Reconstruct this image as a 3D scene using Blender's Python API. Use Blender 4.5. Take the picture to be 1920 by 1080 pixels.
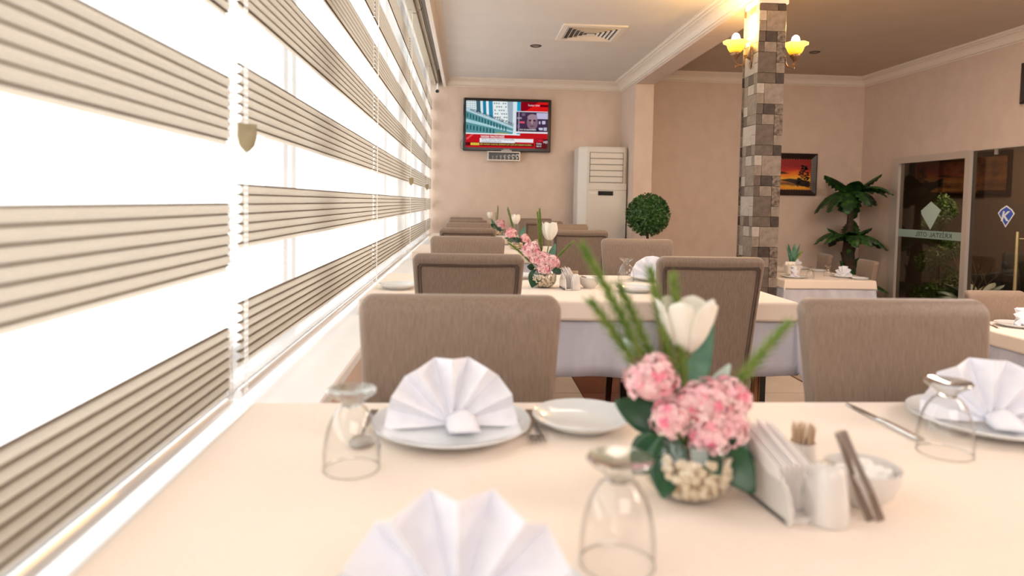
import bpy, math, random
from math import sin, cos, pi, radians, sqrt, hypot
from mathutils import Vector, Matrix
random.seed(7)
for o in list(bpy.data.objects): bpy.data.objects.remove(o)
sc = bpy.context.scene
COL = sc.collection

# ---------------------------------------------------------------- camera
YAW, PITCH, ROLL = 0.06527, 0.04761, 0.018
f = Vector((sin(YAW)*cos(PITCH), cos(YAW)*cos(PITCH), -sin(PITCH)))
r = Vector((cos(YAW), -sin(YAW), 0)); u = r.cross(f)
R2 = cos(ROLL)*r + sin(ROLL)*u; U2 = -sin(ROLL)*r + cos(ROLL)*u
cd = bpy.data.cameras.new('camera'); cam = bpy.data.objects.new('camera', cd); COL.objects.link(cam)
M = Matrix(((R2.x, U2.x, -f.x, 0), (R2.y, U2.y, -f.y, 0), (R2.z, U2.z, -f.z, 1.14), (0, 0, 0, 1)))
cam.matrix_world = M
cd.sensor_width = 36; cd.lens = 1270/1920*36; cd.shift_y = -100/1920; cd.clip_start = .02
cd.dof.use_dof = True; cd.dof.focus_distance = 3.6; cd.dof.aperture_fstop = 2.8
sc.camera = cam

# ---------------------------------------------------------------- world, lights, exposure
w = bpy.data.worlds.new('overcast_sky'); sc.world = w; w.use_nodes = True
wn = w.node_tree.nodes['Background']; wn.inputs[0].default_value = (1.0, .985, .965, 1); wn.inputs[1].default_value = 4.4
vs = sc.view_settings; vs.view_transform = 'Standard'; vs.look = 'None'; vs.exposure = -0.12; vs.gamma = 1.0; vs.use_curve_mapping = False
def area(name, loc, size, power, col, rot=(0, 0, 0)):
    l = bpy.data.lights.new(name, 'AREA'); l.shape = 'RECTANGLE'; l.size, l.size_y = size; l.energy = power; l.color = col
    o = bpy.data.objects.new(name, l); o.location = loc; o.rotation_euler = rot; COL.objects.link(o); return o
# unseen fill areas added under the ceilings to stand in for bounced light
area('fill_light_area', (0.9, -1.2, 2.62), (2.2, 2.6), 68, (1, .87, .80), (radians(25), 0, 0))
area('fill_light_area', (3.9, 1.2, 2.78), (2.0, 2.6), 230, (1, .85, .75), (radians(20), 0, 0))
area('fill_light_area', (1.0, 3.2, 2.69), (.9, .9), 10, (1, .88, .76))
area('fill_light_area', (3.7, 4.2, 2.85), (.9, .9), 62, (1, .82, .69))
area('fill_light_area', (6.6, 8.2, 2.5), (1.2, 2.0), 110, (1, .82, .66))

# ---------------------------------------------------------------- materials
MATS = {}
def mat(name, col, rough=.6, metal=0, **k):
    if name in MATS: return MATS[name]
    m = bpy.data.materials.new(name); m.use_nodes = True; MATS[name] = m
    nt = m.node_tree; b = nt.nodes['Principled BSDF']
    b.inputs['Base Color'].default_value = (*col, 1); b.inputs['Roughness'].default_value = rough; b.inputs['Metallic'].default_value = metal
    if 'spec' in k: b.inputs['Specular IOR Level'].default_value = k['spec']
    if 'coat' in k: b.inputs['Coat Weight'].default_value = k['coat']
    if 'sheen' in k: b.inputs['Sheen Weight'].default_value = k['sheen']
    if 'emit' in k: b.inputs['Emission Color'].default_value = (*k['emit'][0], 1); b.inputs['Emission Strength'].default_value = k['emit'][1]
    if 'noise' in k:   # (scale xyz, colour 2, detail, bump)
        s, c2, det, bump = k['noise']
        tc = nt.nodes.new('ShaderNodeTexCoord'); mp = nt.nodes.new('ShaderNodeMapping'); mp.inputs['Scale'].default_value = s
        nz = nt.nodes.new('ShaderNodeTexNoise'); nz.inputs['Scale'].default_value = 1; nz.inputs['Detail'].default_value = det
        cr = nt.nodes.new('ShaderNodeValToRGB'); e = cr.color_ramp.elements
        e[0].position, e[1].position = k.get('range', (.35, .65)); e[0].color = (*col, 1); e[1].color = (*c2, 1)
        nt.links.new(tc.outputs['Object'], mp.inputs[0]); nt.links.new(mp.outputs[0], nz.inputs['Vector'])
        nt.links.new(nz.outputs[0], cr.inputs[0]); nt.links.new(cr.outputs[0], b.inputs['Base Color'])
        if bump:
            bp = nt.nodes.new('ShaderNodeBump'); bp.inputs['Strength'].default_value = bump; bp.inputs['Distance'].default_value = k.get('bd', .002)
            nt.links.new(nz.outputs[0], bp.inputs['Height']); nt.links.new(bp.outputs[0], b.inputs['Normal'])
    return m
def trans_mat(name, col, clear, trans, diff=1.0):
    """woven cloth: part open weave (clear), rest a mix of reflecting and light-passing threads"""
    m = bpy.data.materials.new(name); m.use_nodes = True; MATS[name] = m; nt = m.node_tree; N = nt.nodes
    N.remove(N['Principled BSDF']); out = N['Material Output']
    d = N.new('ShaderNodeBsdfDiffuse'); t = N.new('ShaderNodeBsdfTranslucent'); c = N.new('ShaderNodeBsdfTransparent')
    d.inputs[0].default_value = (*col, 1); t.inputs[0].default_value = (*col, 1)
    m1 = N.new('ShaderNodeMixShader'); m1.inputs[0].default_value = trans
    m2 = N.new('ShaderNodeMixShader'); m2.inputs[0].default_value = clear
    nt.links.new(d.outputs[0], m1.inputs[1]); nt.links.new(t.outputs[0], m1.inputs[2])
    nt.links.new(m1.outputs[0], m2.inputs[1]); nt.links.new(c.outputs[0], m2.inputs[2]); nt.links.new(m2.outputs[0], out.inputs[0])
    tc = N.new('ShaderNodeTexCoord'); mp = N.new('ShaderNodeMapping'); mp.inputs['Scale'].default_value = (300, 260, 420)
    nz = N.new('ShaderNodeTexNoise'); nz.inputs['Scale'].default_value = 1; nz.inputs['Detail'].default_value = 1
    mx = N.new('ShaderNodeMix'); mx.data_type = 'RGBA'; mx.inputs[6].default_value = (*[x*.86 for x in col], 1); mx.inputs[7].default_value = (*[min(1, x*1.1) for x in col], 1)
    nt.links.new(tc.outputs['Object'], mp.inputs[0]); nt.links.new(mp.outputs[0], nz.inputs['Vector']); nt.links.new(nz.outputs[0], mx.inputs[0])
    nt.links.new(mx.outputs[2], d.inputs[0]); nt.links.new(mx.outputs[2], t.inputs[0])
    return m
def thin_glass(name, tint=(.97, .98, .97), edge=(.45, .5, .48), gloss=.0, refl=1.0):
    m = bpy.data.materials.new(name); m.use_nodes = True; MATS[name] = m; nt = m.node_tree; N = nt.nodes
    N.remove(N['Principled BSDF']); out = N['Material Output']
    lw = N.new('ShaderNodeLayerWeight'); lw.inputs[0].default_value = .5      # facing = 1 - |cos|, the same from both sides of a pane
    pw = N.new('ShaderNodeMath'); pw.operation = 'POWER'; pw.inputs[1].default_value = 5
    fr = N.new('ShaderNodeMath'); fr.operation = 'MULTIPLY_ADD'; fr.inputs[1].default_value = .9; fr.inputs[2].default_value = .04
    nt.links.new(lw.outputs['Facing'], pw.inputs[0]); nt.links.new(pw.outputs[0], fr.inputs[0])
    cr = N.new('ShaderNodeValToRGB'); cr.color_ramp.elements[0].color = (*tint, 1); cr.color_ramp.elements[1].color = (*edge, 1); cr.color_ramp.elements[0].position = .45
    t = N.new('ShaderNodeBsdfTransparent'); g = N.new('ShaderNodeBsdfGlossy'); g.inputs['Roughness'].default_value = gloss
    mu = N.new('ShaderNodeMath'); mu.operation = 'MULTIPLY'; mu.inputs[1].default_value = refl
    mx = N.new('ShaderNodeMixShader')
    L = nt.links.new
    L(lw.outputs['Facing'], cr.inputs[0]); L(cr.outputs[0], t.inputs[0]); L(fr.outputs[0], mu.inputs[0]); L(mu.outputs[0], mx.inputs[0]); L(t.outputs[0], mx.inputs[1]); L(g.outputs[0], mx.inputs[2]); L(mx.outputs[0], out.inputs[0])
    return m
WALL = mat('wallpaper_beige', (.65, .515, .43), .55, noise=((7, 7, 5), (.69, .555, .467), 6, .12), bd=.002)
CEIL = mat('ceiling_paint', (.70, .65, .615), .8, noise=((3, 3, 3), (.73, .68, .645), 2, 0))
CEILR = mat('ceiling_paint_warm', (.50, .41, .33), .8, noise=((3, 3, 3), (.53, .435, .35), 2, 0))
MOULD = mat('moulding_plaster', (.80, .72, .64), .55)
FAB = mat('taupe_chair_fabric', (.200, .138, .098), .5, sheen=.3, noise=((260, 260, 20), (.285, .205, .152), 3, .3), bd=.001, range=(.3, .75))
PIPE = mat('dark_piping_cord', (.10, .065, .05), .6)
DWOOD = mat('dark_stained_wood', (.045, .022, .014), .35, noise=((60, 60, 6), (.08, .035, .02), 3, 0))
ZEBRA = mat('striped_zebra_wood', (.035, .014, .008), .35, noise=((130, 130, 2), (.42, .17, .06), 2, 0), range=(.42, .6))
TOPPER = mat('beige_tablecloth_weave', (.85, .73, .62), .75, sheen=.3, noise=((500, 500, 500), (.90, .785, .675), 2, .15), bd=.0005)
UNDER = mat('white_underlay_cloth', (.50, .50, .57), .8, noise=((9, 9, 4), (.60, .60, .67), 3, .5), bd=.01)  # white cloth set darker, its shade put into the base colour
NAP = mat('white_napkin_linen', (.84, .85, .93), .8, noise=((40, 40, 40), (.90, .91, .97), 3, .12), bd=.002)
PAPER = mat('white_paper_napkin', (.90, .86, .84), .85)
CHINA = mat('white_glazed_china', (.74, .77, .79), .12, coat=.5)
CHINAW = mat('warm_white_porcelain', (.72, .69, .66), .16, coat=.4)
STEEL = mat('polished_cutlery_steel', (.62, .59, .57), .24, 1)
DOORF = mat('champagne_aluminium', (.62, .56, .50), .35, .35)
DSTEEL = mat('brushed_aluminium', (.62, .60, .58), .35, .9)
GLASS = thin_glass('thin_drinking_glass', (.985, .985, .98), (.62, .62, .59), 0.03, 2.2)
FOOTG = thin_glass('thick_glass_foot', (.90, .91, .89), (.42, .43, .40), .05, 3.5)
WINGL = thin_glass('window_pane_glass', (.97, .98, .98), (.8, .85, .85), 0, 1)
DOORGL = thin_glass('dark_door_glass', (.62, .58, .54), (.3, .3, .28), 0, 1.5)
SILL = mat('white_sill_stone', (.92, .93, .95), .35, noise=((12, 12, 12), (.95, .96, .97), 3, 0))
PVC = mat('white_window_frame', (.85, .85, .86), .3)
GREYPVC = mat('grey_window_profile', (.48, .48, .50), .4)
RAILM = mat('silver_blind_rail', (.80, .79, .79), .3, .4)
HEAD = mat('tan_headrail_casing', (.40, .33, .24), .4)
SHEER = trans_mat('sheer_white_voile', (.95, .93, .90), .72, .7)
BANDM = trans_mat('beige_pleated_band', (.50, .43, .35), .03, .58)
SEAM = trans_mat('tan_fold_seam', (.25, .185, .13), .0, .45)
TAG = mat('olive_beige_plastic', (.36, .31, .19), .4)
WHITEP = mat('white_cord', (.85, .85, .83), .5)
PINK = mat('pale_pink_petal', (.92, .52, .58), .7, noise=((60, 60, 60), (.96, .74, .73), 2, 0))
PINK2 = mat('deep_pink_petal', (.86, .20, .34), .7, noise=((60, 60, 60), (.92, .42, .48), 2, 0))
TULIP = mat('ivory_tulip_petal', (.84, .80, .68), .5, noise=((50, 50, 14), (.93, .90, .82), 3, 0))
STEMG = mat('green_stem', (.16, .26, .06), .6)
FERN = mat('fern_needle_green', (.13, .24, .035), .6, noise=((40, 40, 40), (.27, .36, .08), 2, 0))
TEAL = mat('blue_green_leaf', (.08, .22, .16), .45, noise=((30, 30, 30), (.15, .32, .22), 2, 0))
PALELEAF = mat('pale_mint_leaf', (.50, .68, .60), .5)
DKLEAF = mat('dark_green_leaf', (.006, .05, .022), .3, noise=((30, 30, 30), (.015, .085, .035), 3, 0))
PEB = mat('cream_pebble', (.72, .60, .42), .35, noise=((40, 40, 40), (.85, .76, .60), 2, 0))
PEB2 = mat('tan_pebble', (.50, .36, .22), .4)
SUGAR = mat('white_sugar', (.90, .89, .86), .7, noise=((200, 200, 200), (.95, .94, .92), 2, .6))
PICK = mat('pale_birch_toothpick', (.62, .46, .32), .7)
BOX = mat('boxwood_leaf', (.012, .055, .012), .5, noise=((30, 30, 30), (.05, .16, .03), 2, 0), range=(.3, .7))
PALM = mat('palm_leaf_green', (.006, .035, .012), .45, noise=((14, 14, 14), (.045, .15, .02), 3, 0), range=(.42, .72))
BARK = mat('dark_palm_trunk', (.04, .022, .015), .9, noise=((30, 30, 60), (.075, .045, .03), 3, .8), bd=.01)
TERRA = mat('dark_plant_pot', (.05, .03, .02), .5)
BLACK = mat('glossy_black_plastic', (.012, .012, .013), .15)
ACW = mat('ivory_white_plastic', (.66, .63, .585), .4)
ACD = mat('dark_vent_gap', (.10, .09, .08), .7)
BRONZE = mat('antique_bronze', (.20, .11, .06), .38, .85, noise=((60, 60, 60), (.36, .22, .12), 2, 0))
PICF = mat('dark_mahogany_frame', (.022, .010, .008), .35)
GOLD = mat('gilt_beading', (.62, .45, .22), .35, .7)
DARKM = mat('dark_lens', (.02, .02, .022), .1)
FLOORT = mat('beige_floor_tile', (.40, .32, .25), .3, noise=((4, 4, 4), (.46, .375, .30), 3, 0))
FLOORB = mat('brown_floor_tile', (.10, .035, .018), .25, noise=((4, 4, 4), (.15, .055, .028), 3, 0))
GROUT = mat('floor_grout', (.20, .16, .13), .9)
TONES = [mat('tile_light', (.36, .31, .26), .6, noise=((30, 30, 30), (.44, .38, .32), 4, .2), spec=.25),
         mat('tile_beige', (.19, .15, .115), .6, noise=((26, 26, 26), (.28, .225, .175), 4, .2), spec=.25),
         mat('tile_brown', (.095, .070, .052), .6, noise=((26, 26, 26), (.145, .11, .083), 4, .2), spec=.25),
         mat('tile_dark', (.04, .028, .022), .6, noise=((30, 30, 30), (.07, .052, .042), 4, .2), spec=.25),
         mat('tile_mottled', (.055, .04, .032), .6, noise=((45, 45, 45), (.24, .185, .14), 5, .3), spec=.25)]
def emis(name, col, s=1.0):
    if name in MATS: return MATS[name]
    m = bpy.data.materials.new(name); m.use_nodes = True; MATS[name] = m; nt = m.node_tree
    nt.nodes.remove(nt.nodes['Principled BSDF']); e = nt.nodes.new('ShaderNodeEmission'); e.inputs[0].default_value = (*col, 1); e.inputs[1].default_value = s
    nt.links.new(e.outputs[0], nt.nodes['Material Output'].inputs[0]); return m

# ---------------------------------------------------------------- helpers
class MB:
    def __init__(s): s.v = []; s.f = []; s.m = []
    def add(s, vs, fs, mi=0):
        k = len(s.v); s.v += [tuple(p) for p in vs]; s.f += [tuple(i+k for i in q) for q in fs]; s.m += [mi]*len(fs); return s
    def box(s, x0, x1, y0, y1, z0, z1, mi=0, bev=0):
        if bev:
            b = bev; xs = lambda z, d: [(x0+d, y0+b, z), (x0+b, y0+d, z), (x1-b, y0+d, z), (x1-d, y0+b, z), (x1-d, y1-b, z), (x1-b, y1-d, z), (x0+b, y1-d, z), (x0+d, y1-b, z)]
            rings = [xs(z0, b*.6), xs(z0+b, 0), xs(z1-b, 0), xs(z1, b*.6)]
            return s.loft(rings, True, mi)
        return s.add([(x0, y0, z0), (x1, y0, z0), (x1, y1, z0), (x0, y1, z0), (x0, y0, z1), (x1, y0, z1), (x1, y1, z1), (x0, y1, z1)],
                     [(0, 3, 2, 1), (4, 5, 6, 7), (0, 1, 5, 4), (1, 2, 6, 5), (2, 3, 7, 6), (3, 0, 4, 7)], mi)
    def loft(s, rings, caps=True, mi=0, closed=True):
        n = len(rings[0]); v = [p for q in rings for p in q]; F = []
        for i in range(len(rings)-1):
            for j in range(n if closed else n-1):
                k = (j+1) % n; F.append((i*n+j, i*n+k, (i+1)*n+k, (i+1)*n+j))
        if caps: F.append(tuple(range(n-1, -1, -1))); F.append(tuple((len(rings)-1)*n+j for j in range(n)))
        return s.add(v, F, mi)
    def lathe(s, prof, n=24, c=(0, 0, 0), mi=0, caps=False):
        return s.loft([[(c[0]+q*cos(2*pi*j/n), c[1]+q*sin(2*pi*j/n), c[2]+z) for j in range(n)] for q, z in prof], caps, mi)
    def tube(s, path, rad, n=8, mi=0, caps=True):
        P = [Vector(p) for p in path]; rings = []
        if not isinstance(rad, (list, tuple)): rad = [rad]*len(P)
        up = Vector((0, 0, 1)); d0 = (P[1]-P[0]).normalized()
        if abs(d0.z) > .9: up = Vector((0, 1, 0))
        a = d0.cross(up).normalized()
        for i, p in enumerate(P):
            d = (P[min(i+1, len(P)-1)]-P[max(i-1, 0)]).normalized()
            a = (a-d*a.dot(d)).normalized(); b = d.cross(a)
            rings.append([tuple(p+rad[i]*(cos(2*pi*j/n)*a+sin(2*pi*j/n)*b)) for j in range(n)])
        return s.loft(rings, caps, mi)
    def grid(s, fn, nu, nv, mi=0):
        v = [fn(i/nu, j/nv) for i in range(nu+1) for j in range(nv+1)]
        F = [(i*(nv+1)+j, (i+1)*(nv+1)+j, (i+1)*(nv+1)+j+1, i*(nv+1)+j+1) for i in range(nu) for j in range(nv)]
        return s.add(v, F, mi)
    def sphere(s, c, rr, n=8, m=6, mi=0):
        if not isinstance(rr, (list, tuple)): rr = (rr, rr, rr)
        rings = []
        for i in range(1, m):
            t = pi*i/m; rings.append([(c[0]+rr[0]*sin(t)*cos(2*pi*j/n), c[1]+rr[1]*sin(t)*sin(2*pi*j/n), c[2]-rr[2]*cos(t)) for j in range(n)])
        return s.loft(rings, True, mi)
    def tf(s, Mx):
        s.v = [tuple(Mx @ Vector(p)) for p in s.v]; return s
    def build(s, name, m, parent=None, smooth=False, solid=0, kind=None, label=None, bevel=0, sub=0):
        me = bpy.data.meshes.new(name); me.from_pydata(s.v, [], s.f)
        for q in (m if isinstance(m, (list, tuple)) else [m]): me.materials.append(q)
        me.polygons.foreach_set('material_index', s.m)
        if smooth: me.polygons.foreach_set('use_smooth', [True]*len(s.f))
        me.update(); o = bpy.data.objects.new(name, me); COL.objects.link(o); o.parent = parent
        if smooth and smooth != 'all':
            try: me.set_sharp_from_angle(angle=radians(40))
            except Exception: pass
        if solid: md = o.modifiers.new('solid', 'SOLIDIFY'); md.thickness = solid; md.offset = 0
        if bevel: md = o.modifiers.new('bevel', 'BEVEL'); md.width = bevel; md.segments = 2; md.limit_method = 'ANGLE'
        if sub: md = o.modifiers.new('sub', 'SUBSURF'); md.levels = sub; md.render_levels = sub
        if kind: o['kind'] = kind
        if label: o['label'] = label
        return o
def thing(name, label, cat, loc=(0, 0, 0), rz=0, group=None):
    o = bpy.data.objects.new(name, None); o.empty_display_size = .05; COL.objects.link(o); o.location = loc; o.rotation_euler = (0, 0, rz)
    return tag(o, label, cat, group)
def tag(o, label, cat, group=None):
    o['label'] = label; o['category'] = cat
    if group: o['group'] = group
    return o
def struct(o): o['kind'] = 'structure'; return o
def copy_tree(o, parent=None):
    c = o.copy(); COL.objects.link(c); c.parent = parent
    for ch in list(o.children): copy_tree(ch, c)
    return c
def again(o, loc, rz, label, group=None):
    c = copy_tree(o); c.location = loc; c.rotation_euler = (0, 0, rz); c['label'] = label
    if group: c['group'] = group
    return c
_used = set()
def place(proto, loc, rz, label, group=None):
    if proto.name in _used: return again(proto, loc, rz, label, group)
    _used.add(proto.name); proto.location = loc; proto.rotation_euler = (0, 0, rz); proto['label'] = label
    if group: proto['group'] = group
    return proto
def txt(s, loc, h, m, parent, rot=(pi/2, 0, 0), name='lettering', wid=None, ext=.0005, align='LEFT', shear=0, bold=0):
    c = bpy.data.curves.new(name, 'FONT'); c.body = s; c.size = h*1.38; c.extrude = ext; c.align_x = align; c.materials.append(m); c.shear = shear; c.offset = bold
    o = bpy.data.objects.new(name, c); COL.objects.link(o); o.parent = parent; o.location = loc; o.rotation_euler = rot
    bpy.context.view_layer.update(); dg = bpy.context.evaluated_depsgraph_get()
    me = bpy.data.meshes.new_from_object(o.evaluated_get(dg)); d = o.dimensions.x; bpy.data.objects.remove(o); bpy.data.curves.remove(c)
    o = bpy.data.objects.new(name, me); COL.objects.link(o); o.parent = parent; o.location = loc; o.rotation_euler = rot
    if wid and d > 0: o.scale.x = wid/d
    return o

# ================================================================ STRUCTURE
YB = 8.7            # back wall
b = MB(); b.box(-.9, 2.2, -3, YB, -.35, -.012); struct(b.build('floor', GROUT))
b = MB(); b.box(2.2, 5.2, -3, YB, -.6, -.362); fl2 = struct(b.build('floor_lower', GROUT))
# floor tiles, laid piece by piece
def tiles(parent, x0, x1, y0, y1, z, s, dark):
    t = MB().box(0, s-.006, 0, s-.006, -.012, 0); t1 = t.build('tile', FLOORT, parent); t2 = t.build('tile', FLOORB, parent)
    made = {0: False, 1: False}
    i = 0
    x = x0
    while x < x1-.01:
        y = y0; j = 0
        while y < y1-.01:
            k = 1 if dark(i, j) else 0; p = (t1, t2)[k]
            if made[k]: o = p.copy(); COL.objects.link(o); o.parent = parent
            else: o = p; made[k] = True
            o.location = (x, y, z); y += s; j += 1
        x += s; i += 1
tiles(bpy.data.objects['floor'], -.3, 2.2, 0, 8.6, 0, .5, lambda i, j: i == 2 or j % 5 == 4)
tiles(fl2, 2.2, 5.2, 2.4, 8.4, -.35, .6, lambda i, j: i == 2)
b = MB(); b.box(2.2, 2.215, -3, YB, -.36, 0); struct(b.build('trim_step_riser', FLOORB))
b = MB(); b.box(-.9, 5.4, YB, YB+.15, -.6, 2.9); struct(b.build('wall_back', WALL))
b = MB(); b.box(-.9, 8.5, -3.15, -3, -.6, 2.9); struct(b.build('wall_front', WALL))
# right wall with the door opening
b = MB(); b.box(5.2, 5.32, -3, 4.9, -.6, 2.9); b.box(5.2, 5.32, 8.02, YB, -.6, 2.9); b.box(5.2, 5.32, 4.9, 8.02, 1.765, 2.9)
struct(b.build('wall_right', WALL))
# left: sill wall, sill, recess
b = MB(); b.box(-.75, -.335, -3, YB, -.35, .66); struct(b.build('wall_left', WALL))
b = MB(); b.box(-.72, -.318, -3, YB, .655, .692, bev=.006); s_ = struct(b.build('trim_sill', SILL))
b = MB(); b.box(-.75, -.6, -3, YB, 2.72, 2.9); struct(b.build('wall_lintel', WALL))
# ceilings
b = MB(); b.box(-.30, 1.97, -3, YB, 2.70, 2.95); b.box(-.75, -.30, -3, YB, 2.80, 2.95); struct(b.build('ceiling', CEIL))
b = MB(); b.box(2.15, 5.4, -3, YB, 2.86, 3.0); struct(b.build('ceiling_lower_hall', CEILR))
b = MB(); b.box(-.335, -.30, -3, YB, 2.585, 2.82); struct(b.build('trim_curtain_fascia', MOULD))
# beam and pilaster
b = MB(); b.box(1.95, 2.17, -3, YB, 2.56, 2.9); struct(b.build('wall_beam', WALL))
b = MB(); b.box(1.95, 2.17, 7.95, YB-.001, -.1, 2.56); struct(b.build('wall_pilaster', WALL))
# crown mouldings: stepped profile (d = out from wall, z = below ceiling)
CP = [(0, -.105), (.010, -.105), (.014, -.101), (.014, -.094), (.008, -.090), (.020, -.088), (.024, -.072), (.034, -.055), (.050, -.043), (.058, -.040), (.058, -.033), (.053, -.030), (.070, -.027), (.073, -.020), (.068, -.017), (.088, -.014), (.093, -.007), (.100, -.006), (.100, 0), (0, 0)]
def crown(name, pts, sc_=1.0, z=2.7):
    """pts: list of (position fn of d) rings"""
    m = MB(); rings = [[(px+ax*d*sc_, py+ay*d*sc_, z+h*sc_) for d, h in CP] for (px, py, ax, ay) in pts]
    m.loft(rings, True); return struct(m.build(name, MOULD))
crown('trim_crown_left', [(-.335, -3, 1, 0), (-.335, YB, 1, -1)], .95)
crown('trim_crown_back', [(-.335, YB, 1, -1), (1.95, YB, -1, -1)])
crown('trim_crown_beam', [(1.95, YB, -1, -1), (1.95, -3, -1, 0)], 1.15)
crown('trim_crown_hall_back', [(2.17, YB, 0, -1), (5.2, YB, -1, -1)], 1.15, 2.86)
crown('trim_crown_hall_right', [(5.2, YB, -1, -1), (5.2, -3, -1, 0)], 1.15, 2.86)
# lobby behind the glass door
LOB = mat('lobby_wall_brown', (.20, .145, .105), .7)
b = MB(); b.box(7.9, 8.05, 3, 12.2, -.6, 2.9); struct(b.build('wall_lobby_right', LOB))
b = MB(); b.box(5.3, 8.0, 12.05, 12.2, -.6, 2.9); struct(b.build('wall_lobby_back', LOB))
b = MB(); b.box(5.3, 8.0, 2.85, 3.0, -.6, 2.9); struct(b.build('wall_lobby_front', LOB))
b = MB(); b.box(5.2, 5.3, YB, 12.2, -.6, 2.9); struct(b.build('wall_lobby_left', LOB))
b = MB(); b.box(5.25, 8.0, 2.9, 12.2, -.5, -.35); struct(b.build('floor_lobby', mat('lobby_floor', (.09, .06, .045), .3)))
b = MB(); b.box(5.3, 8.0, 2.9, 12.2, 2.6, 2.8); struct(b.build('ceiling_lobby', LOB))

# ---------------------------------------------------------------- windows behind the blinds
for n, (a, c) in enumerate([(-2.92, -.34), (-.28, 2.30), (2.36, 4.94), (4.99, 7.57), (7.62, 8.69)]):
    fr = MB(); X0, X1 = -.66, -.60
    fr.box(X0, X1, a, c, .692, .75); fr.box(X0, X1, a, c, 2.66, 2.72); fr.box(X0, X1, a, a+.05, .75, 2.66); fr.box(X0, X1, c-.05, c, .75, 2.66)
    wo = struct(fr.build('window_%d' % (n+1), GREYPVC))
    g = MB(); g.box(-.634, -.628, a+.05, c-.05, .75, 2.66); g.build('pane', WINGL, wo)
b = MB(); b.box(-.62, -.53, -3, YB, .692, .712, bev=.003); struct(b.build('trim_window_track', RAILM))

# ---------------------------------------------------------------- pleated zebra blinds
def blind(y0, y1, dz, label):
    t = thing('zebra_blind', label, 'blind', (-.48, y0, 0), 0, 'pleated zebra blinds along the window wall')
    W = y1-y0
    h = MB(); h.box(-.035, .095, 0, W, 2.625, 2.70, bev=.008); h.box(.095, .102, 0, W, 2.64, 2.65); h.box(.02, .055, 0, W, 2.60, 2.625)
    h.build('headrail', HEAD, t)
    rl = MB(); rl.loft([[(.008*cos(q)*1.1, yy, .722+.012*sin(q)) for q in [k*pi/5 for k in range(10)]] for yy in (0, W)]); rl.build('bottom_rail', RAILM, t, True)
    top0 = .917+dz; PH = .0205; NP = 6
    # one fabric band: six soft pleats; its seams are sub-parts
    bm_ = MB(); prof = []
    for k in range(NP):
        for q in range(6):
            a = q/6; prof.append((.009*sin(pi*a)**.8-.001, -(k+a)*PH))
    prof.append((-.001, -NP*PH)); prof.append((0, -NP*PH-.012))
    ny = 8
    bm_.loft([[(x, W*i/ny, z) for x, z in prof] for i in range(ny+1)], False, closed=False)
    sm = MB()
    for k in range(NP+1):
        z = -k*PH; sm.loft([[(.0005, yy, z+.0016), (.0042, yy, z+.0008), (.0042, yy, z-.0016), (.0005, yy, z-.0022), (-.004, yy, z-.0006), (-.004, yy, z+.0006)] for yy in (0, W)])
    band = None; sheer = None
    sh = MB(); sh.grid(lambda a, c: (.0 + .0008*sin(a*40), W*a, -.252+c*.252), 12, 1)
    n = 0; z = top0
    while z < 2.62:
        if band is None:
            band = bm_.build('fabric_band', BANDM, t, 'all'); seam = sm.build('fold_seam', SEAM, band)
        else:
            nb = band.copy(); COL.objects.link(nb); nb.parent = t; ns = seam.copy(); COL.objects.link(ns); ns.parent = nb; band_n = nb
            nb.location = (0, 0, z); z += .25; continue
        band.location = (0, 0, z); z += .25
    s0 = MB(); s0.grid(lambda a, c: (-.013, W*a, .73+c*1.9), 6, 6); s0.build('sheer_layer', SHEER, t)
    return t
BL = [(-1.9, -.02, -.04), (.0, 1.385, -.04), (1.45, 3.42, 0), (3.445, 5.385, 0), (5.41, 7.46, 0), (7.48, 8.67, 0)]
BLN = ['zebra blind beyond the left edge of the photo, behind the viewer', 'nearest beige pleated zebra blind filling the left edge of the photo', 'wide zebra blind just beyond the olive cord weight, left of the near table',
       'zebra blind beside the second table, between two bead chains', 'narrow-looking zebra blind beside the third and fourth rows of chairs', 'farthest zebra blind, ending at the television wall']
for (a, c, dz), l in zip(BL, BLN): blind(a, c, dz, l)
# bead chains with shield weights
def chain(y, weight, label):
    t = thing('bead_chain', label, 'blind cord', (-.455, y, 0), 0, 'bead chains of the blinds')
    for s_ in (-1, 1):
        m = MB(); m.tube([(0, s_*.007, .72), (0, s_*.007, 2.6)], .0008, 4)
        k = 0; z = .74
        while z < 2.6: m.sphere((0, s_*.007, z), (.0022, .0022, .0045), 6, 4); z += .012
        m.build('bead_strand', WHITEP, t, True, kind='stuff')
    if weight:
        pts = [(-.019, .028), (.019, .028), (.0195, .002), (.015, -.016), (.006, -.027), (0, -.030), (-.006, -.027), (-.015, -.016), (-.0195, .002)]
        m = MB(); m.loft([[(d+.006, q[0]*s2, weight+q[1]*s2) for q in pts] for d, s2 in ((-.005, .88), (-.003, 1), (.003, 1), (.005, .88))], True)
        o = m.build('cord_weight', TAG, t, True); o.rotation_euler = (0, 0, radians(-62)); o['label'] = 'olive beige shield-shaped plastic weight'
    return t
chain(1.335, 0, 'bead chain at the far edge of the nearest blind')
chain(1.425, 1.262, 'bead chain with a large shield-shaped weight, nearest the viewer')
chain(3.432, 0, 'bead chain without a weight, beside the second table')
chain(5.395, 1.29, 'bead chain with a small shield weight, second from the television wall')
chain(7.47, 1.29, 'bead chain with a tiny shield weight, nearest the television wall')

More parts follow.
